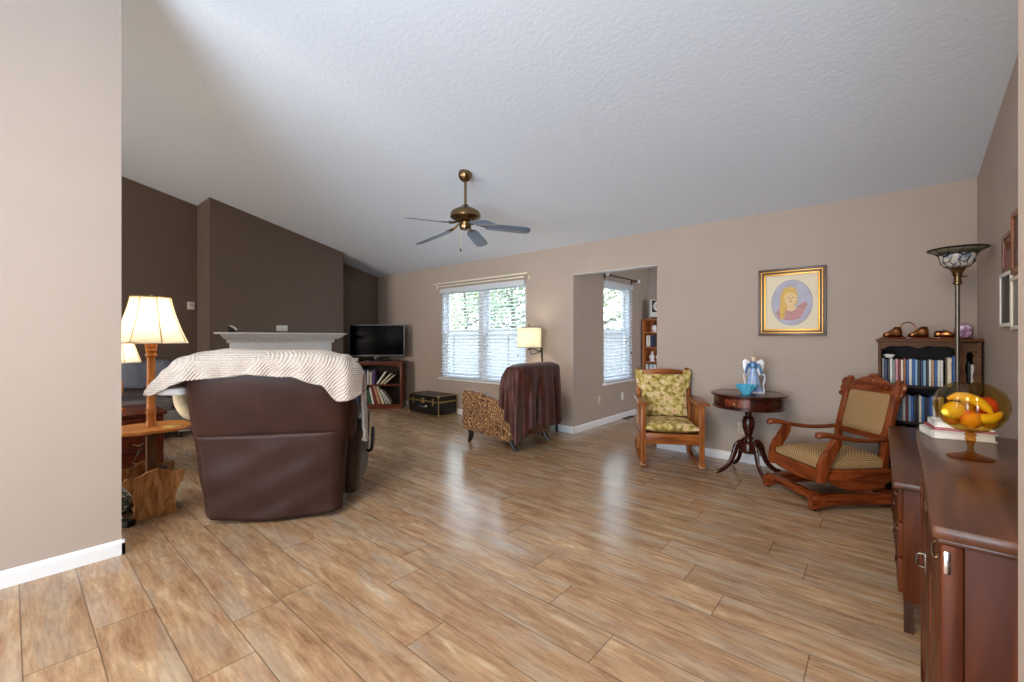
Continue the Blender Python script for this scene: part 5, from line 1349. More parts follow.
ds = thing('dresser', 'low dark walnut dresser between the sideboard and the corner bookcase', 'dresser', (0.04, 2.42, 0), 0)
DXX, DYY, DZZ = 0.505, 1.55, 0.63
mb = MB(); mb.bb(0, DXX, 0, DYY, DZZ - 0.028, DZZ, bev=0.007); mb.build('top', 'walnut_top', ds)
mb = MB(); mb.bb(0.034, DXX - 0.012, 0.022, DYY - 0.022, 0.13, DZZ - 0.028, bev=0.003); mb.build('carcass', 'walnut_side', ds)
for xx in (0.036, DXX - 0.045):
    for yy in (0.022, DYY - 0.052):
        mb = MB(); mb.prism([(0, 0), (0.03, 0), (0.036, 0.09), (0.05, 0.125), (0.05, 0.135), (0, 0.135)], 0.03, frame((0, 1, 0) if yy < 0.5 else (0, -1, 0), (0, 0, 1), (1, 0, 0) if yy < 0.5 else (-1, 0, 0), (xx + 0.015, yy if yy < 0.5 else yy + 0.03, 0))); mb.build('leg', 'walnut_dark', ds)
for r_ in range(3):
    za = 0.15 + r_ * 0.152
    for (ya, yb_) in ((0.05, 0.765), (0.785, 1.50)):
        mb = MB(); mb.bb(0.018, 0.036, ya, yb_, za, za + 0.144, bev=0.004); dr = mb.build('drawer', 'walnut_side', ds)
        for yy in (ya + 0.17, yb_ - 0.17):
            mb = MB(); mb.tube([(0.020, yy - 0.035, za + 0.08), (0.015, yy - 0.03, za + 0.07), (0.015, yy + 0.03, za + 0.07), (0.020, yy + 0.035, za + 0.08)], 0.0035, 8); mb.build('handle', 'antique_brass', dr)

# white books stacked on the far end of the sideboard
mat('paper_white', C(226, 224, 218), 0.8, bump=0.2, bscale=120); mat('cover_pinkred', C(176, 92, 96), 0.5)
def flat_book(label, w, d, h, loc, rz, cov, name='book', cat='book'):
    root = thing(name, label, cat, loc, rz, 'white books stacked on the sideboard')
    mb = MB(); mb.bb(-w / 2 + 0.006, w / 2 - 0.004, -d / 2 + 0.005, d / 2 - 0.005, 0.003, h - 0.003); mb.build('pages', 'paper_white', root, smooth=False)
    mb = MB(); mb.bb(-w / 2, w / 2, -d / 2, d / 2, 0, 0.003); mb.bb(-w / 2, w / 2, -d / 2, d / 2, h - 0.003, h); mb.bb(-w / 2, -w / 2 + 0.003, -d / 2, d / 2, 0, h); mb.build('cover', cov, root, smooth=False)
    return root
flat_book('thick white book at the bottom of the stack behind the fruit bowl', 0.155, 0.12, 0.026, (0.196, 2.085, 0.9005), 12, 'cover_white')
flat_book('thin white book in the middle of the stack behind the fruit bowl', 0.145, 0.115, 0.008, (0.200, 2.088, 0.927), 9, 'cover_pinkred')
flat_book('white book on top of the stack behind the fruit bowl', 0.14, 0.11, 0.018, (0.204, 2.09, 0.9355), 5, 'cover_white')

# ------------------------------------------------------------------ amber bowl with fruit
BX, BY, BZ = 0.192, 1.745, 0.9
bw = thing('fruit_bowl', 'footed amber glass bowl holding artificial fruit on the sideboard', 'bowl', (BX, BY, BZ + 0.0005), 0)
bw.scale = (0.72, 0.72, 0.98)
mb = MB(); mb.lathe([(0.0, 0.0), (0.066, 0.0), (0.067, 0.003), (0.045, 0.008), (0.020, 0.014), (0.010, 0.020), (0.0085, 0.03), (0.012, 0.045), (0.016, 0.053), (0.013, 0.06), (0.018, 0.066), (0.012, 0.072), (0.0, 0.072)], 40); mb.build('foot', 'amber_dark', bw)
oprof = [(0.010, 0.072), (0.045, 0.079), (0.075, 0.096), (0.095, 0.120), (0.103, 0.145), (0.100, 0.168), (0.088, 0.188), (0.068, 0.203), (0.050, 0.210)]
iprof = [(max(0, r - 0.003), z + 0.002) for r, z in oprof][::-1]
mb = MB(); mb.lathe(oprof + iprof, 96, mod=lambda a, z: 1 + 0.035 * abs(sin(a * 8)) * (1 if z > 0.08 else 0), cap=True); mb.build('bowl_body', 'amber_glass', bw)
def fruit_mat(name, a, b, scale=9):
    m, n, p = base_mat(name)
    t = n.nodes.new('ShaderNodeTexCoord'); nz = n.nodes.new('ShaderNodeTexNoise'); nz.inputs['Scale'].default_value = scale; r = n.nodes.new('ShaderNodeValToRGB')
    r.color_ramp.elements[0].position = 0.38; r.color_ramp.elements[1].position = 0.6; r.color_ramp.elements[0].color = a; r.color_ramp.elements[1].color = b
    n.links.new(t.outputs['Object'], nz.inputs['Vector']); n.links.new(nz.outputs['Fac'], r.inputs[0]); n.links.new(r.outputs[0], p.inputs['Base Color']); p.inputs['Roughness'].default_value = 0.35
fruit_mat('fruit_yellow', C(255, 216, 30), C(255, 232, 80)); fruit_mat('fruit_orange', C(232, 120, 30), C(244, 164, 44), 14); fruit_mat('fruit_red', C(188, 24, 18), C(232, 90, 40), 12); fruit_mat('fruit_peach', C(214, 74, 30), C(248, 184, 70), 12)
GF = 'artificial fruit in the amber bowl'
def fruit(kind, label, c, parts):
    root = thing(kind, label, kind, (BX + c[0] * 0.72, BY + c[1] * 0.72, BZ + 0.088 + (c[2] - 0.088) * 0.9), 0, GF); root.scale = (0.83, 0.83, 0.9)
    for nm, mm, fn in parts:
        mb = MB(); fn(mb); mb.build(nm, mm, root, ang=80)
def round_fruit(r, rot=0, e=(1, 1, 1)):
    def f(mb):
        mb.lathe([(0.0, -r * 0.92), (r * 0.3, -r * 0.96), (r * 0.7, -r * 0.72), (r * 0.97, -r * 0.15), (r * 0.95, r * 0.3), (r * 0.7, r * 0.78), (r * 0.3, r * 0.95), (r * 0.08, r * 0.84), (0.0, r * 0.80)], 24, M=Matrix.Rotation(R(rot), 4, 'Y') @ Matrix.Diagonal((e[0], e[1], e[2], 1)))
    return f
def stem_f(r, rot=0):
    M_ = Matrix.Rotation(R(rot), 3, 'Y')
    return lambda mb: mb.cyl(M_ @ Vector((0, 0, r * 0.78)), M_ @ Vector((0.002, 0, r * 1.05)), 0.0015, 0.001, 8)
fruit('lemon', 'yellow lemon at the left side of the amber bowl', (-0.048, -0.036, 0.137), [('flesh', 'fruit_yellow', lambda mb: mb.lathe([(0.0, -0.040), (0.007, -0.037), (0.012, -0.032), (0.023, -0.020), (0.0285, 0.0), (0.023, 0.020), (0.012, 0.032), (0.007, 0.037), (0.0, 0.040)], 24, M=Matrix.Rotation(R(40), 4, 'Z') @ Matrix.Rotation(R(82), 4, 'Y')))])
fruit('peach', 'orange peach at the bottom front of the amber bowl', (-0.003, -0.048, 0.114), [('flesh', 'fruit_peach', round_fruit(0.028, 20)), ('stem', 'bark', stem_f(0.028, 20))])
fruit('apple', 'red and yellow apple at the back right of the amber bowl', (0.044, 0.016, 0.151), [('flesh', 'fruit_red', round_fruit(0.030, -30)), ('stem', 'bark', stem_f(0.030, -30))])
fruit('orange', 'small orange fruit at the lower left of the amber bowl', (-0.046, 0.012, 0.113), [('flesh', 'fruit_orange', round_fruit(0.026))])
fruit('plum', 'dark red fruit at the lower right of the amber bowl', (0.045, -0.022, 0.111), [('flesh', 'fruit_peach', round_fruit(0.022, 50))])
def banana(pts):
    return ('flesh', 'fruit_yellow', lambda mb: mb.tube(pts, [0.004, 0.0125, 0.0155, 0.0155, 0.012, 0.005], 8, k=5))
def btip(p, q):
    return ('tip', 'bark', lambda mb: mb.cyl(p, q, 0.0042, 0.003, 8))
fruit('banana', 'yellow banana lying across the top of the fruit in the amber bowl', (-0.006, -0.012, 0.168), [banana([(-0.052, -0.014, 0.004), (-0.03, -0.01, 0.012), (-0.005, -0.008, 0.010), (0.022, -0.010, -0.002), (0.040, -0.014, -0.018), (0.050, -0.018, -0.034)]), btip((0.0495, -0.018, -0.033), (0.052, -0.019, -0.038))])
fruit('banana', 'yellow banana at the front right of the amber bowl', (0.036, -0.048, 0.128), [banana([(-0.042, 0.002, 0.004), (-0.026, -0.002, -0.004), (-0.006, -0.004, -0.008), (0.012, 0.0, -0.006), (0.026, 0.010, 0.002), (0.034, 0.020, 0.012)]), btip((-0.042, 0.002, 0.004), (-0.046, 0.003, 0.006))])
fruit('pear', 'yellow green pear at the back of the amber bowl', (-0.008, 0.046, 0.128), [('flesh', 'fruit_yellow', lambda mb: mb.lathe([(0.0, -0.030), (0.018, -0.028), (0.030, -0.010), (0.028, 0.008), (0.016, 0.026), (0.010, 0.036), (0.0, 0.040)], 24)), ('stem', 'bark', lambda mb: mb.cyl((0, 0, 0.038), (0.003, 0, 0.048), 0.0015, 0.001, 8))])

# ------------------------------------------------------------------ bookcase in the right corner
KX0, KX1, KY0, KY1, KZ = -0.012, 0.541, 4.42, 4.725, 1.228
bk = thing('bookcase', 'dark wooden bookcase with scalloped rail full of discs in the right corner', 'bookcase', (KX0, KY0, 0), 0)
kw, kd = KX1 - KX0, KY1 - KY0
kdv = 0.437     # divider between the wide and the narrow bay
mb = MB(); mb.bb(-0.012, kw + 0.008, -0.012, kd, KZ - 0.022, KZ, bev=0.004); mb.build('top', 'bookcase_dark', bk)
for xx in (0, kdv, kw - 0.02):
    mb = MB(); mb.bb(xx, xx + 0.02, 0, kd - 0.01, 0, KZ - 0.022, bev=0.002); mb.build('side_panel', 'bookcase_dark', bk)
mb = MB(); mb.bb(0.01, kw - 0.01, kd - 0.012, kd - 0.002, 0.03, KZ - 0.03); mb.build('back_panel', 'bookcase_black', bk)
for zz in (0.08, 0.33, 0.60, 0.875):
    for (xa, xb) in ((0.02, kdv), (kdv + 0.02, kw - 0.02)):
        mb = MB(); mb.bb(xa, xb, 0.012, kd - 0.012, zz - 0.02, zz, bev=0.002); mb.build('shelf', 'bookcase_black', bk)
sc = [(0.02, 0.0), (0.02, -0.06)]
for i in range(33):
    t_ = i / 32
    sc.append((0.02 + (kdv - 0.02) * t_, -0.036 - 0.006 * cos(4 * pi * t_) - 0.006 * cos(8 * pi * t_) - 0.012 * abs(2 * t_ - 1) ** 6))
sc += [(kdv, -0.06), (kdv, 0.0)]
mb = MB(); mb.prism([(x, z + KZ - 0.022) for x, z in sc], 0.014, XZ(0.008)); mb.build('scalloped_rail', 'bookcase_dark', bk)
# fretted door of the narrow bay: two shaped openings
def fret(z0_, z1_):
    mb = MB()
    xa, xb = kdv + 0.02, kw - 0.02
    xm = (xa + xb) / 2; w2 = (xb - xa) / 2
    h2 = (z1_ - z0_)
    for s_ in (-1, 1):
        edge = [(w2, 0), (w2, h2)]
        inner = []
        for i in range(25):
            t_ = i / 24
            wv = 0.5 + 0.5 * cos(2 * pi * (t_ - 0.5) * 2)
            inner.append((w2 * (0.40 + 0.22 * wv) * min(1, 8 * min(t_, 1 - t_) + 0.05), h2 * (1 - t_)))
        poly_ = [(w2, h2 * 0)] + [(w2, h2)] + inner
        pl_ = [(xm + s_ * x, z0_ + z) for x, z in poly_]
        mb.prism(pl_ if s_ > 0 else pl_[::-1], 0.012, XZ(0.008))
    mb.bb(xa, xb, 0.002, 0.014, z1_ - 0.006, z1_ + 0.06)
    return mb.build('fretwork', 'bookcase_dark', bk, smooth=False)
fret(0.90, 1.14); fret(0.62, 0.84)

dv_cols = ['white', 'pink', 'blue', 'white', 'white', 'brown', 'dark red', 'grey', 'white', 'black', 'blue', 'navy', 'light blue', 'grey', 'black', 'white', 'navy', 'light blue', 'white', 'tan', 'cream', 'grey', 'black', 'blue', 'light blue', 'black']
def rnd_row(n_, seed, w=(0.0125, 0.0155), h=(0.190, 0.205)):
    r_ = random.Random(seed); sq = []
    pool = dv_cols[:]
    r_.shuffle(pool)
    for i in range(n_):
        sq.append((pool[i % len(pool)], r_.uniform(*w), r_.uniform(*h), 0, 0.0))
    return sq
KM = Matrix.Translation((KX0, KY0, 0))
where_u, where_l = 'the upper shelf of the corner bookcase', 'the middle shelf of the corner bookcase'
shelf_row(KM @ Matrix.Translation((0, 0, 0.8753)), 0.024, rnd_row(22, 4), 0.135, 'disc cases on the upper shelf of the corner bookcase', 'disc_case', 'disc case', where_u, ystart=0.03)
shelf_row(KM @ Matrix.Translation((0, 0, 0.6003)), 0.024, rnd_row(28, 9), 0.135, 'disc cases on the middle shelf of the corner bookcase', 'disc_case', 'disc case', where_l, ystart=0.03)
lowr = [('white', .02, .22, 0, 0), ('light blue', .03, .20, 0, 0), ('grey', .025, .22, 0, 0), ('cream', .03, .21, 0, 0), ('tan', .03, .22, 0, 0), ('pale green', .025, .2, 0, 0), ('blue', .03, .21, 0, 0), ('cream', .03, .22, 0, 0), ('white', .03, .2, 0, 0), ('grey', .03, .22, 0, 0)]
shelf_row(KM @ Matrix.Translation((0, 0, 0.3303)), 0.026, lowr, 0.16, 'books on the low shelf of the corner bookcase', 'book', 'book', 'the low shelf of the corner bookcase', ystart=0.03)
nar = [('cream', .016, .20, 0, 0), ('black', .014, .19, 0, 0.01), ('white', .018, .17, 0, 0.002)]
shelf_row(KM @ Matrix.Translation((0, 0, 0.8753)), kdv + 0.024, nar, 0.13, 'books in the narrow bay of the corner bookcase', 'book', 'book', 'the bookcase shelf behind the fretwork', ystart=0.05)
# bound books at the right end of the wide bay and things lying on the discs
shelf_row(KM @ Matrix.Translation((0, 0, 0.8753)), 0.386, [('cream', .022, .215, 0, 0), ('blue', .018, .23, 0, 0.001)], 0.17, 'books at the right end of the upper shelf of the corner bookcase', 'book', 'book', 'the upper shelf behind the lamp pole', ystart=0.02)
root = thing('trinket_box', 'small white and dark trinket lying on the discs in the corner bookcase', 'trinket', (KX0 + 0.065, KY0 + 0.10, 0.8753 + 0.206), 10)
mb = MB(); mb.loft([(0, 0, 0, 0.022, 0.03, 3), (0, 0, 0.02, 0.036, 0.04, 3), (0, 0, 0.026, 0.036, 0.04, 3)], 20); mb.build('body', 'plastic_white', root)
mb = MB(); mb.loft([(0, 0, 0.026, 0.038, 0.042, 3), (0, 0, 0.034, 0.036, 0.04, 3), (0, 0, 0.038, 0.02, 0.02, 3)], 20); mb.build('lid', 'plastic_black', root)

# bronzed baby shoes and the agate slice on the bookcase
def bronze_shoe(label, loc, rz, s=1.0, base=True, low=False):
    root = thing('bronzed_baby_shoe', label, 'ornament', loc, rz)
    zb_ = 0.0
    if base:
        mb = MB(); mb.bb(-0.075, 0.075, -0.04, 0.04, 0, 0.012, bev=0.004); mb.build('plinth', 'mahogany_red', root); zb_ = 0.012
    mb = MB()
    Mx_ = frame((0, 1, 0), (0, 0, 1), (1, 0, 0), (0, 0, zb_))      # loft along x: z->x
    h = 0.6 if low else 1.0
    # sections along the shoe (x = toe -> heel): (cy, cz) centre, half width, half height
    secs = []
    for (x, hw, hh) in ((-0.060, 0.010, 0.010), (-0.052, 0.022, 0.016), (-0.035, 0.027, 0.020), (-0.012, 0.024, 0.026), (0.006, 0.021, 0.034 * h), (0.020, 0.022, 0.038 * h), (0.042, 0.023, 0.038 * h), (0.052, 0.018, 0.034 * h), (0.056, 0.010, 0.026 * h)):
        secs.append((0, hh, x, hw, hh, 2.6))
    mb.loft(secs, 20, Mx_)
    mb.build('upper', 'bronze', root, ang=60)
    mb = MB(); mb.tube([(0.006, 0.0, zb_ + 0.070 * h), (0.016, 0.018, zb_ + 0.077 * h), (0.036, 0.020, zb_ + 0.077 * h), (0.050, 0, zb_ + 0.072 * h), (0.036, -0.020, zb_ + 0.077 * h), (0.016, -0.018, zb_ + 0.077 * h), (0.006, 0, zb_ + 0.070 * h)], 0.0035, 6); mb.build('collar', 'bronze', root)
    mb = MB()
    for i in range(3): mb.tube([(-0.020 + i * 0.011, -0.018, zb_ + 0.038 + i * 0.007 * h), (-0.020 + i * 0.011, 0, zb_ + 0.050 + i * 0.008 * h), (-0.020 + i * 0.011, 0.018, zb_ + 0.038 + i * 0.007 * h)], 0.0024, 6)
    mb.build('laces', 'bronze', root)
    return root
bronze_shoe('bronzed baby shoe at the left end of the bookcase top', (0.075, 4.52, KZ + 0.0005), 8)
bronze_shoe('bronzed baby shoe with a ring behind it, second from the left on the bookcase top', (0.222, 4.50, KZ + 0.0005), 5)
root = thing('ring_stand', 'thin brown ring standing behind the second bronzed shoe', 'ring', (0.165, 4.58, KZ + 0.0005), 10)
mb = MB(); mb.tube([(0.048 * cos(2 * pi * i / 28), 0, 0.068 + 0.062 * sin(2 * pi * i / 28)) for i in range(29)], 0.004, 8, k=1); mb.build('hoop', 'bronze', root)
mb = MB(); mb.bb(-0.03, 0.03, -0.015, 0.015, 0, 0.008, bev=0.003); mb.build('foot', 'mahogany_red', root)
bronze_shoe('low bronzed baby slipper on a wood base left of the lamp pole', (0.365, 4.55, KZ + 0.0005), 180, low=True)
def agate_mat():
    m, n, p = base_mat('agate')
    t = n.nodes.new('ShaderNodeTexCoord'); v = n.nodes.new('ShaderNodeTexNoise'); v.inputs['Scale'].default_value = 26; v.inputs['Detail'].default_value = 3
    r = n.nodes.new('ShaderNodeValToRGB'); e_ = r.color_ramp.elements; e_[0].position = 0.36; e_[0].color = C(112, 62, 100); e_[1].position = 0.62; e_[1].color = C(232, 206, 224); q = e_.new(0.5); q.color = C(164, 112, 148)
    n.links.new(t.outputs['Object'], v.inputs['Vector']); n.links.new(v.outputs['Fac'], r.inputs[0]); n.links.new(r.outputs[0], p.inputs['Base Color']); p.inputs['Roughness'].default_value = 0.15
agate_mat()
root = thing('agate_slice', 'purple agate slice standing on the bookcase right of the lamp pole', 'agate', (0.470, 4.60, KZ + 0.0005), -6)
rn = random.Random(3)
pl_ = [((0.046 + 0.003 * sin(3 * a)) * cos(a), 0.058 + (0.055 + 0.004 * cos(2 * a)) * sin(a)) for a in [2 * pi * i / 40 for i in range(40)]]
mb = MB(); mb.prism(pl_, 0.010, XZ(0), bev=0.002); mb.build('slice', 'agate', root)
mb = MB(); mb.tube([(x, 0, z) for x, z in pl_] + [(pl_[0][0], 0, pl_[0][1])], 0.0055, 6, k=1); mb.build('rind', 'hair_rind' if False else mat('rind', C(104, 66, 70), 0.7), root)
mb = MB(); mb.bb(-0.05, 0.05, -0.022, 0.022, 0, 0.010, bev=0.003); mb.build('stand', 'bookcase_dark', root)

# ------------------------------------------------------------------ torchiere lamp
TX, TY = 0.40, 4.19
tl = thing('torchiere', 'tall floor lamp with an upturned leaded glass bowl beside the corner bookcase', 'lamp', (TX, TY, 0), 0)
tl.scale = (0.76, 0.76, 1.0)
mb = MB(); mb.lathe([(0.0, 0), (0.13, 0), (0.135, 0.012), (0.11, 0.028), (0.05, 0.04), (0.02, 0.06), (0.0, 0.06)], 36); mb.build('base', 'pewter', tl)
mb = MB(); mb.cyl((0, 0, 0.05), (0, 0, 1.61), 0.0165, n=20); mb.lathe([(0.0165, 0.9), (0.022, 0.905), (0.022, 0.92), (0.0165, 0.925)], 20); mb.build('pole', 'pewter', tl)
mb = MB(); mb.lathe([(0.0165, 1.595), (0.030, 1.60), (0.030, 1.615), (0.026, 1.62), (0.026, 1.655), (0.032, 1.66), (0.036, 1.68), (0.055, 1.705), (0.062, 1.712), (0.0, 1.712)], 28); mb.build('socket_cup', 'antique_brass', tl)
mb = MB(); mb.cyl((0.026, 0, 1.65), (0.062, 0, 1.65), 0.005, n=10); mb.build('switch_knob', 'antique_brass', tl)
def leaded():
    m = bpy.data.materials.new('leaded_glass'); m.use_nodes = True; MATS['leaded_glass'] = m
    n = m.node_tree; n.nodes.clear(); L = n.links.new
    o = n.nodes.new('ShaderNodeOutputMaterial'); mi = n.nodes.new('ShaderNodeMixShader'); a = n.nodes.new('ShaderNodeBsdfPrincipled'); b = n.nodes.new('ShaderNodeBsdfTranslucent')
    t = n.nodes.new('ShaderNodeTexCoord'); nz = n.nodes.new('ShaderNodeTexNoise'); nz.inputs['Scale'].default_value = 22
    r = n.nodes.new('ShaderNodeValToRGB'); e_ = r.color_ramp.elements; e_[0].position = 0.36; e_[0].color = C(150, 165, 190); e_[1].position = 0.46; e_[1].color = C(238, 234, 226)
    L(t.outputs['Object'], nz.inputs['Vector']); L(nz.outputs['Fac'], r.inputs[0]); L(r.outputs[0], a.inputs['Base Color']); L(r.outputs[0], b.inputs['Color']); a.inputs['Roughness'].default_value = 0.15
    mi.inputs[0].default_value = 0.4; L(a.outputs[0], mi.inputs[1]); L(b.outputs[0], mi.inputs[2]); L(mi.outputs[0], o.inputs[0])
leaded()
bp = [(0.062, 1.712), (0.088, 1.728), (0.108, 1.752), (0.118, 1.785), (0.120, 1.80), (0.195, 1.838)]
mb = MB(); mb.lathe(bp[:5], 40, cap=False); bo = mb.build('glass_bowl', 'leaded_glass', tl, solid=0.003)
mat('rim_glass', C(120, 112, 96), 0.15)
mb = MB(); mb.lathe([(0.120, 1.80), (0.195, 1.838)], 40, cap=False); mb.build('glass_rim', 'rim_glass', tl, solid=0.003)
mb = MB()
for k in range(12):
    a = 2 * pi * k / 12
    mb.tube([((r + 0.002) * cos(a + (0.16 if i % 2 else -0.05)), (r + 0.002) * sin(a + (0.16 if i % 2 else -0.05)), z) for i, (r, z) in enumerate(bp)], 0.0032, 5, k=2)
for r, z, w in ((0.120, 1.80, 0.0045), (0.195, 1.838, 0.0055), (0.109, 1.755, 0.003), (0.158, 1.82, 0.003)):
    mb.tube([((r + 0.001) * cos(2 * pi * i / 36), (r + 0.001) * sin(2 * pi * i / 36), z + (0.012 * sin(i * pi / 3) if r < 0.13 else 0)) for i in range(37)], w, 5, k=1)
mb.build('leading', 'dark_metal', tl)

# ------------------------------------------------------------------ oval portrait on the back wall
pf = thing('framed_portrait', 'gilt framed oval portrait of a child hanging on the back wall', 'picture', (-0.629, YB - 0.002, 1.572), 0)
pw, ph = 0.266, 0.314
def frame_ring(w0, h0, w1, h1, y0_, y1_, name, m, par):
    mb = MB()
    for s_ in (-1, 1):
        mb.prism([(s_ * w0, -h0), (s_ * w1, -h1), (s_ * w1, h1), (s_ * w0, h0)][::s_], abs(y1_ - y0_), XZ((y0_ + y1_) / 2), bev=0.002)
        mb.prism([(-w0, s_ * h0), (-w1, s_ * h1), (w1, s_ * h1), (w0, s_ * h0)][::-s_], abs(y1_ - y0_), XZ((y0_ + y1_) / 2), bev=0.002)
    return mb.build(name, m, par)
mat('gilt', C(196, 146, 70), 0.35, 0.7); mat('frame_walnut', C(70, 42, 26), 0.35); mat('mat_board', C(234, 222, 196), 0.8)
frame_ring(pw - 0.022, ph - 0.022, pw, ph, -0.034, 0, 'outer_moulding', 'frame_walnut', pf)
frame_ring(pw - 0.032, ph - 0.032, pw - 0.022, ph - 0.022, -0.030, 0, 'gilt_band', 'gilt', pf)
frame_ring(pw - 0.046, ph - 0.046, pw - 0.032, ph - 0.032, -0.026, 0, 'inner_moulding', 'frame_walnut', pf)
frame_ring(pw - 0.062, ph - 0.062, pw - 0.046, ph - 0.046, -0.022, 0, 'gilt_slip', 'gilt', pf)
mb = MB(); mb.bb(-pw + 0.05, pw - 0.05, -0.010, -0.004, -ph + 0.05, ph - 0.05); mb.build('mat_board', 'mat_board', pf, smooth=False)
def oval(cx, cz, rx, rz, y, name, m, par, n=48, t=0.001, skew=0.0):
    mb = MB(); mb.prism([(cx + rx * cos(2 * pi * i / n) + skew * rz * sin(2 * pi * i / n), cz + rz * sin(2 * pi * i / n)) for i in range(n)], t, XZ(y)); return mb.build(name, m, par, smooth=False)
mat('portrait_ground', C(186, 184, 200), 0.8, var=0.12, vscale=9); mat('oval_edge', C(122, 116, 126), 0.7); mat('portrait_skin', C(236, 204, 156), 0.8, var=0.06, vscale=20); mat('portrait_hair', C(222, 184, 104), 0.8, var=0.12, vscale=40); mat('portrait_dress', C(200, 150, 150), 0.8, var=0.15, vscale=24); mat('portrait_line', C(166, 116, 92), 0.8)
pt = oval(0.004, -0.008, 0.162, 0.212, -0.0106, 'portrait', 'oval_edge', pf)
pt2 = oval(0.004, -0.008, 0.159, 0.209, -0.0114, 'painted_ground', 'portrait_ground', pt) if False else None
oval(0.004, -0.008, 0.159, 0.209, -0.0114, 'painted_ground', 'portrait_ground', pt)
mb = MB()
dress = [(-0.10, -0.155), (-0.12, -0.10), (-0.10, -0.06), (-0.045, -0.035), (-0.02, -0.075), (0.035, -0.075), (0.06, -0.035), (0.115, 0.0), (0.125, -0.03), (0.10, -0.09), (0.07, -0.155), (0.0, -0.175)]
mb.prism(dress, 0.001, XZ(-0.0122)); mb.build('painted_dress', 'portrait_dress', pt, smooth=False)
mb = MB(); mb.prism([(-0.085, -0.16), (-0.09, -0.04), (-0.085, 0.06), (-0.06, 0.125), (-0.01, 0.145), (0.035, 0.125), (0.05, 0.07), (0.05, 0.0), (0.03, -0.04), (-0.03, -0.03), (-0.05, -0.10), (-0.055, -0.16)], 0.001, XZ(-0.0128)); mb.build('painted_hair', 'portrait_hair', pt, smooth=False)
oval(-0.004, 0.030, 0.048, 0.060, -0.0134, 'painted_face', 'portrait_skin', pt)
mb = MB(); mb.prism([(-0.035, -0.075), (-0.025, -0.01), (0.02, -0.01), (0.04, -0.075), (0.0, -0.09)], 0.001, XZ(-0.0131)); mb.build('painted_neck', 'portrait_skin', pt, smooth=False)
mb = MB()
for x, z, a, b in ((-0.020, 0.040, 0.009, 0.004), (0.016, 0.040, 0.009, 0.004), (-0.002, 0.022, 0.004, 0.006), (-0.002, 0.003, 0.013, 0.004)):
    mb.prism([(x + a * cos(2 * pi * i / 14), z + b * sin(2 * pi * i / 14)) for i in range(14)], 0.0008, XZ(-0.0140))
mb.build('painted_features', 'portrait_line', pt, smooth=False)

# ------------------------------------------------------------------ things on the right wall
wf = thing('wall_box_frame', 'small walnut box frame hanging on the right wall near the torchiere', 'picture', (XR - 0.001, 3.66, 1.72), -90)
# local x -> -world y ; local -y -> -world x
def wall_frame(root, w, h, d, m, inner, border=0.02):
    mb = MB()
    mb.bb(-w, -w + border, -d, 0, -h, h, bev=0.003); mb.bb(w - border, w, -d, 0, -h, h, bev=0.003); mb.bb(-w + border, w - border, -d, 0, h - border, h, bev=0.003); mb.bb(-w + border, w - border, -d, 0, -h, -h + border, bev=0.003)
    mb.build('frame', m, root)
    mb = MB(); mb.bb(-w + border * 0.8, w - border * 0.8, -d * 0.55, -d * 0.35, -h + border * 0.8, h - border * 0.8); mb.build('picture_panel', inner, root, smooth=False)
wall_frame(wf, 0.127, 0.11, 0.014, 'mahogany_red', 'glider_wood_z', 0.03)
wf = thing('picture_frame', 'tall orange wood frame at the far right edge of the right wall', 'picture', (XR - 0.001, 3.395, 1.74), -90); wall_frame(wf, 0.13, 0.165, 0.02, 'oak_orange_z', 'frame_walnut', 0.03)
wf = thing('picture_frame', 'white frame with glass on the right wall under the walnut box frame', 'picture', (XR - 0.001, 3.71, 1.455), -90); wall_frame(wf, 0.145, 0.155, 0.014, 'plastic_white', 'screen_black', 0.02)
wf = thing('picture_frame', 'cream frame with glass at the right edge of the right wall', 'picture', (XR - 0.001, 3.425, 1.42), -90); wall_frame(wf, 0.125, 0.140, 0.018, 'rod_cream', 'bezel_silver', 0.02)

# ------------------------------------------------------------------ bookcase in the alcove
ab = thing('bookcase', 'narrow orange oak bookcase inside the alcove', 'bookcase', (-2.985, 6.80, 0), 0)
aw, ad_, ah = 0.80, 0.28, 1.525
for xx in (0, aw - 0.022):
    mb = MB(); mb.bb(xx, xx + 0.022, 0, ad_, 0, ah, bev=0.003); mb.build('side_panel', 'alcove_oak', ab)
mb = MB(); mb.bb(-0.008, aw + 0.008, -0.008, ad_, ah, ah + 0.022, bev=0.004); mb.build('top', 'alcove_oak', ab)
mb = MB(); mb.bb(0.02, aw - 0.02, ad_ - 0.012, ad_ - 0.003, 0.05, ah); mb.build('back_panel', 'alcove_oak', ab)
AS = [0.08, 0.36, 0.64, 0.85, 1.09, 1.33]
for zz in AS:
    mb = MB(); mb.bb(0.022, aw - 0.022, 0.008, ad_ - 0.012, zz - 0.02, zz, bev=0.003); mb.build('shelf', 'alcove_oak', ab)
AM = Matrix.Translation((-2.985, 6.80, 0))
shelf_row(AM @ Matrix.Translation((0, 0, 1.0903)), 0.05, [('white', .035, .19, 0, 0), ('cream', .03, .19, 0, 0), ('navy', .045, .185, 0, 0.01), ('black', .045, .19, 0, 0.006), ('dark red', .04, .19, 0, 0.01)], 0.17, 'books on a shelf of the alcove bookcase', 'book', 'book', 'the second shelf of the alcove bookcase', ystart=0.04)
shelf_row(AM @ Matrix.Translation((0, 0, 0.6403)), 0.04, [('white', .035, .17, 0, 0), ('grey', .03, .16, 0, 0), ('white', .03, .17, 0, 0.004), ('light blue', .03, .165, 0, 0), ('white', .04, .17, 0, 0), ('grey', .03, .16, 0, 0)], 0.17, 'books on the lower shelf of the alcove bookcase', 'book', 'book', 'the lower shelf of the alcove bookcase', ystart=0.04)
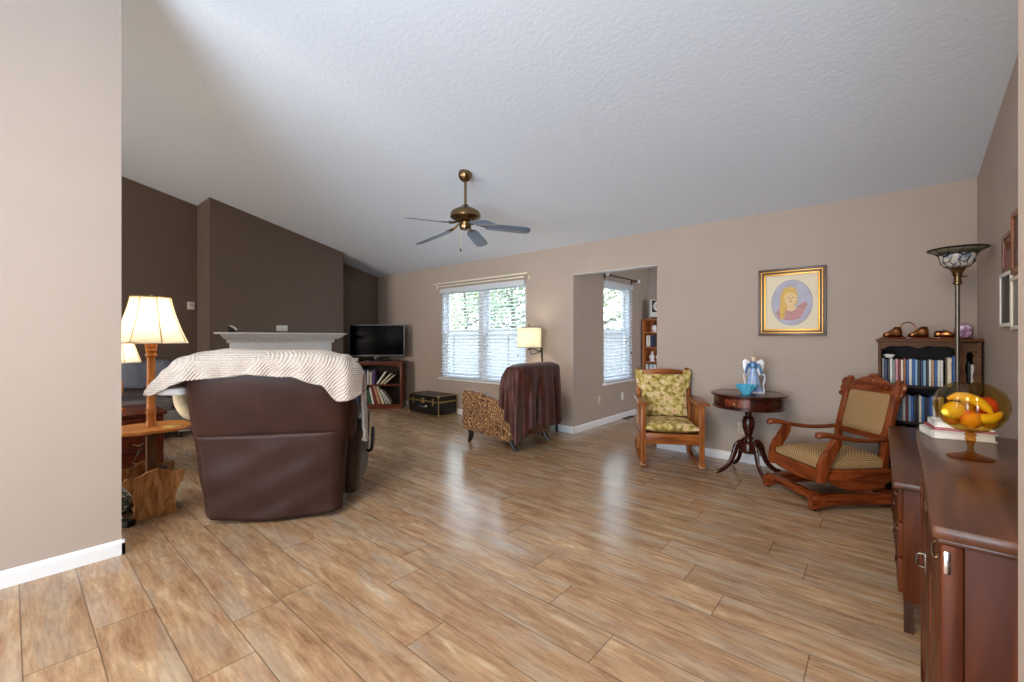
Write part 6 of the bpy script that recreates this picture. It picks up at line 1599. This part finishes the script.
for i, (x, z, lab, mm) in enumerate(((0.16, 1.3303, 'dark topped white figurine on the top shelf of the alcove bookcase', 'porcelain_white'), (0.12, 0.8503, 'white figurine at the left on the third shelf of the alcove bookcase', 'porcelain_white'), (0.23, 0.8503, 'white figurine at the right on the third shelf of the alcove bookcase', 'porcelain_white'))):
    root = thing('small_figurine', lab, 'figurine', (-2.985 + x, 6.92, z), 0, 'figurines in the alcove bookcase')
    mb = MB(); mb.lathe([(0.045, 0), (0.045, 0.01), (0.03, 0.03), (0.036, 0.07), (0.028, 0.11), (0.012, 0.122), (0.0, 0.124)], 20); mb.build('body', mm, root)
    mb = MB(); mb.ball((0, 0, 0.142), 0.024, n=14, m=10); mb.build('head', 'plastic_black' if i == 0 else mm, root)
    mb = MB(); mb.ball((-0.03, -0.015, 0.07), (0.014, 0.014, 0.03), n=10, m=8); mb.ball((0.03, -0.015, 0.07), (0.014, 0.014, 0.03), n=10, m=8); mb.build('arms', mm, root)
root = thing('white_speaker', 'white box with a round disc on its black face on the alcove bookcase', 'box', (-2.985 + 0.26, 6.90, ah + 0.0225), 0)
mb = MB(); mb.bb(-0.15, 0.15, -0.06, 0.10, 0.03, 0.32, bev=0.01)
mb.build('case', 'plastic_white', root)
mb = MB(); mb.bb(-0.11, 0.11, -0.064, -0.058, 0.11, 0.30, bev=0.004); mb.build('face', 'plastic_black', root)
mb = MB(); mb.lathe([(0.0, 0.0), (0.085, 0.0), (0.085, 0.012), (0.05, 0.016), (0.05, 0.01), (0.0, 0.01)], 36, (0.0, -0.064, 0.205), Matrix.Rotation(R(90), 4, 'X')); mb.build('disc', 'plastic_white', root)
mb = MB(); mb.lathe([(0.0, 0.01), (0.048, 0.01), (0.04, 0.018), (0.0, 0.02)], 28, (0.0, -0.064, 0.205), Matrix.Rotation(R(90), 4, 'X')); mb.build('disc_centre', 'plate_tan', root)
mb = MB(); mb.bb(-0.13, 0.13, -0.05, 0.09, 0, 0.032); mb.build('foot', 'frame_walnut', root)
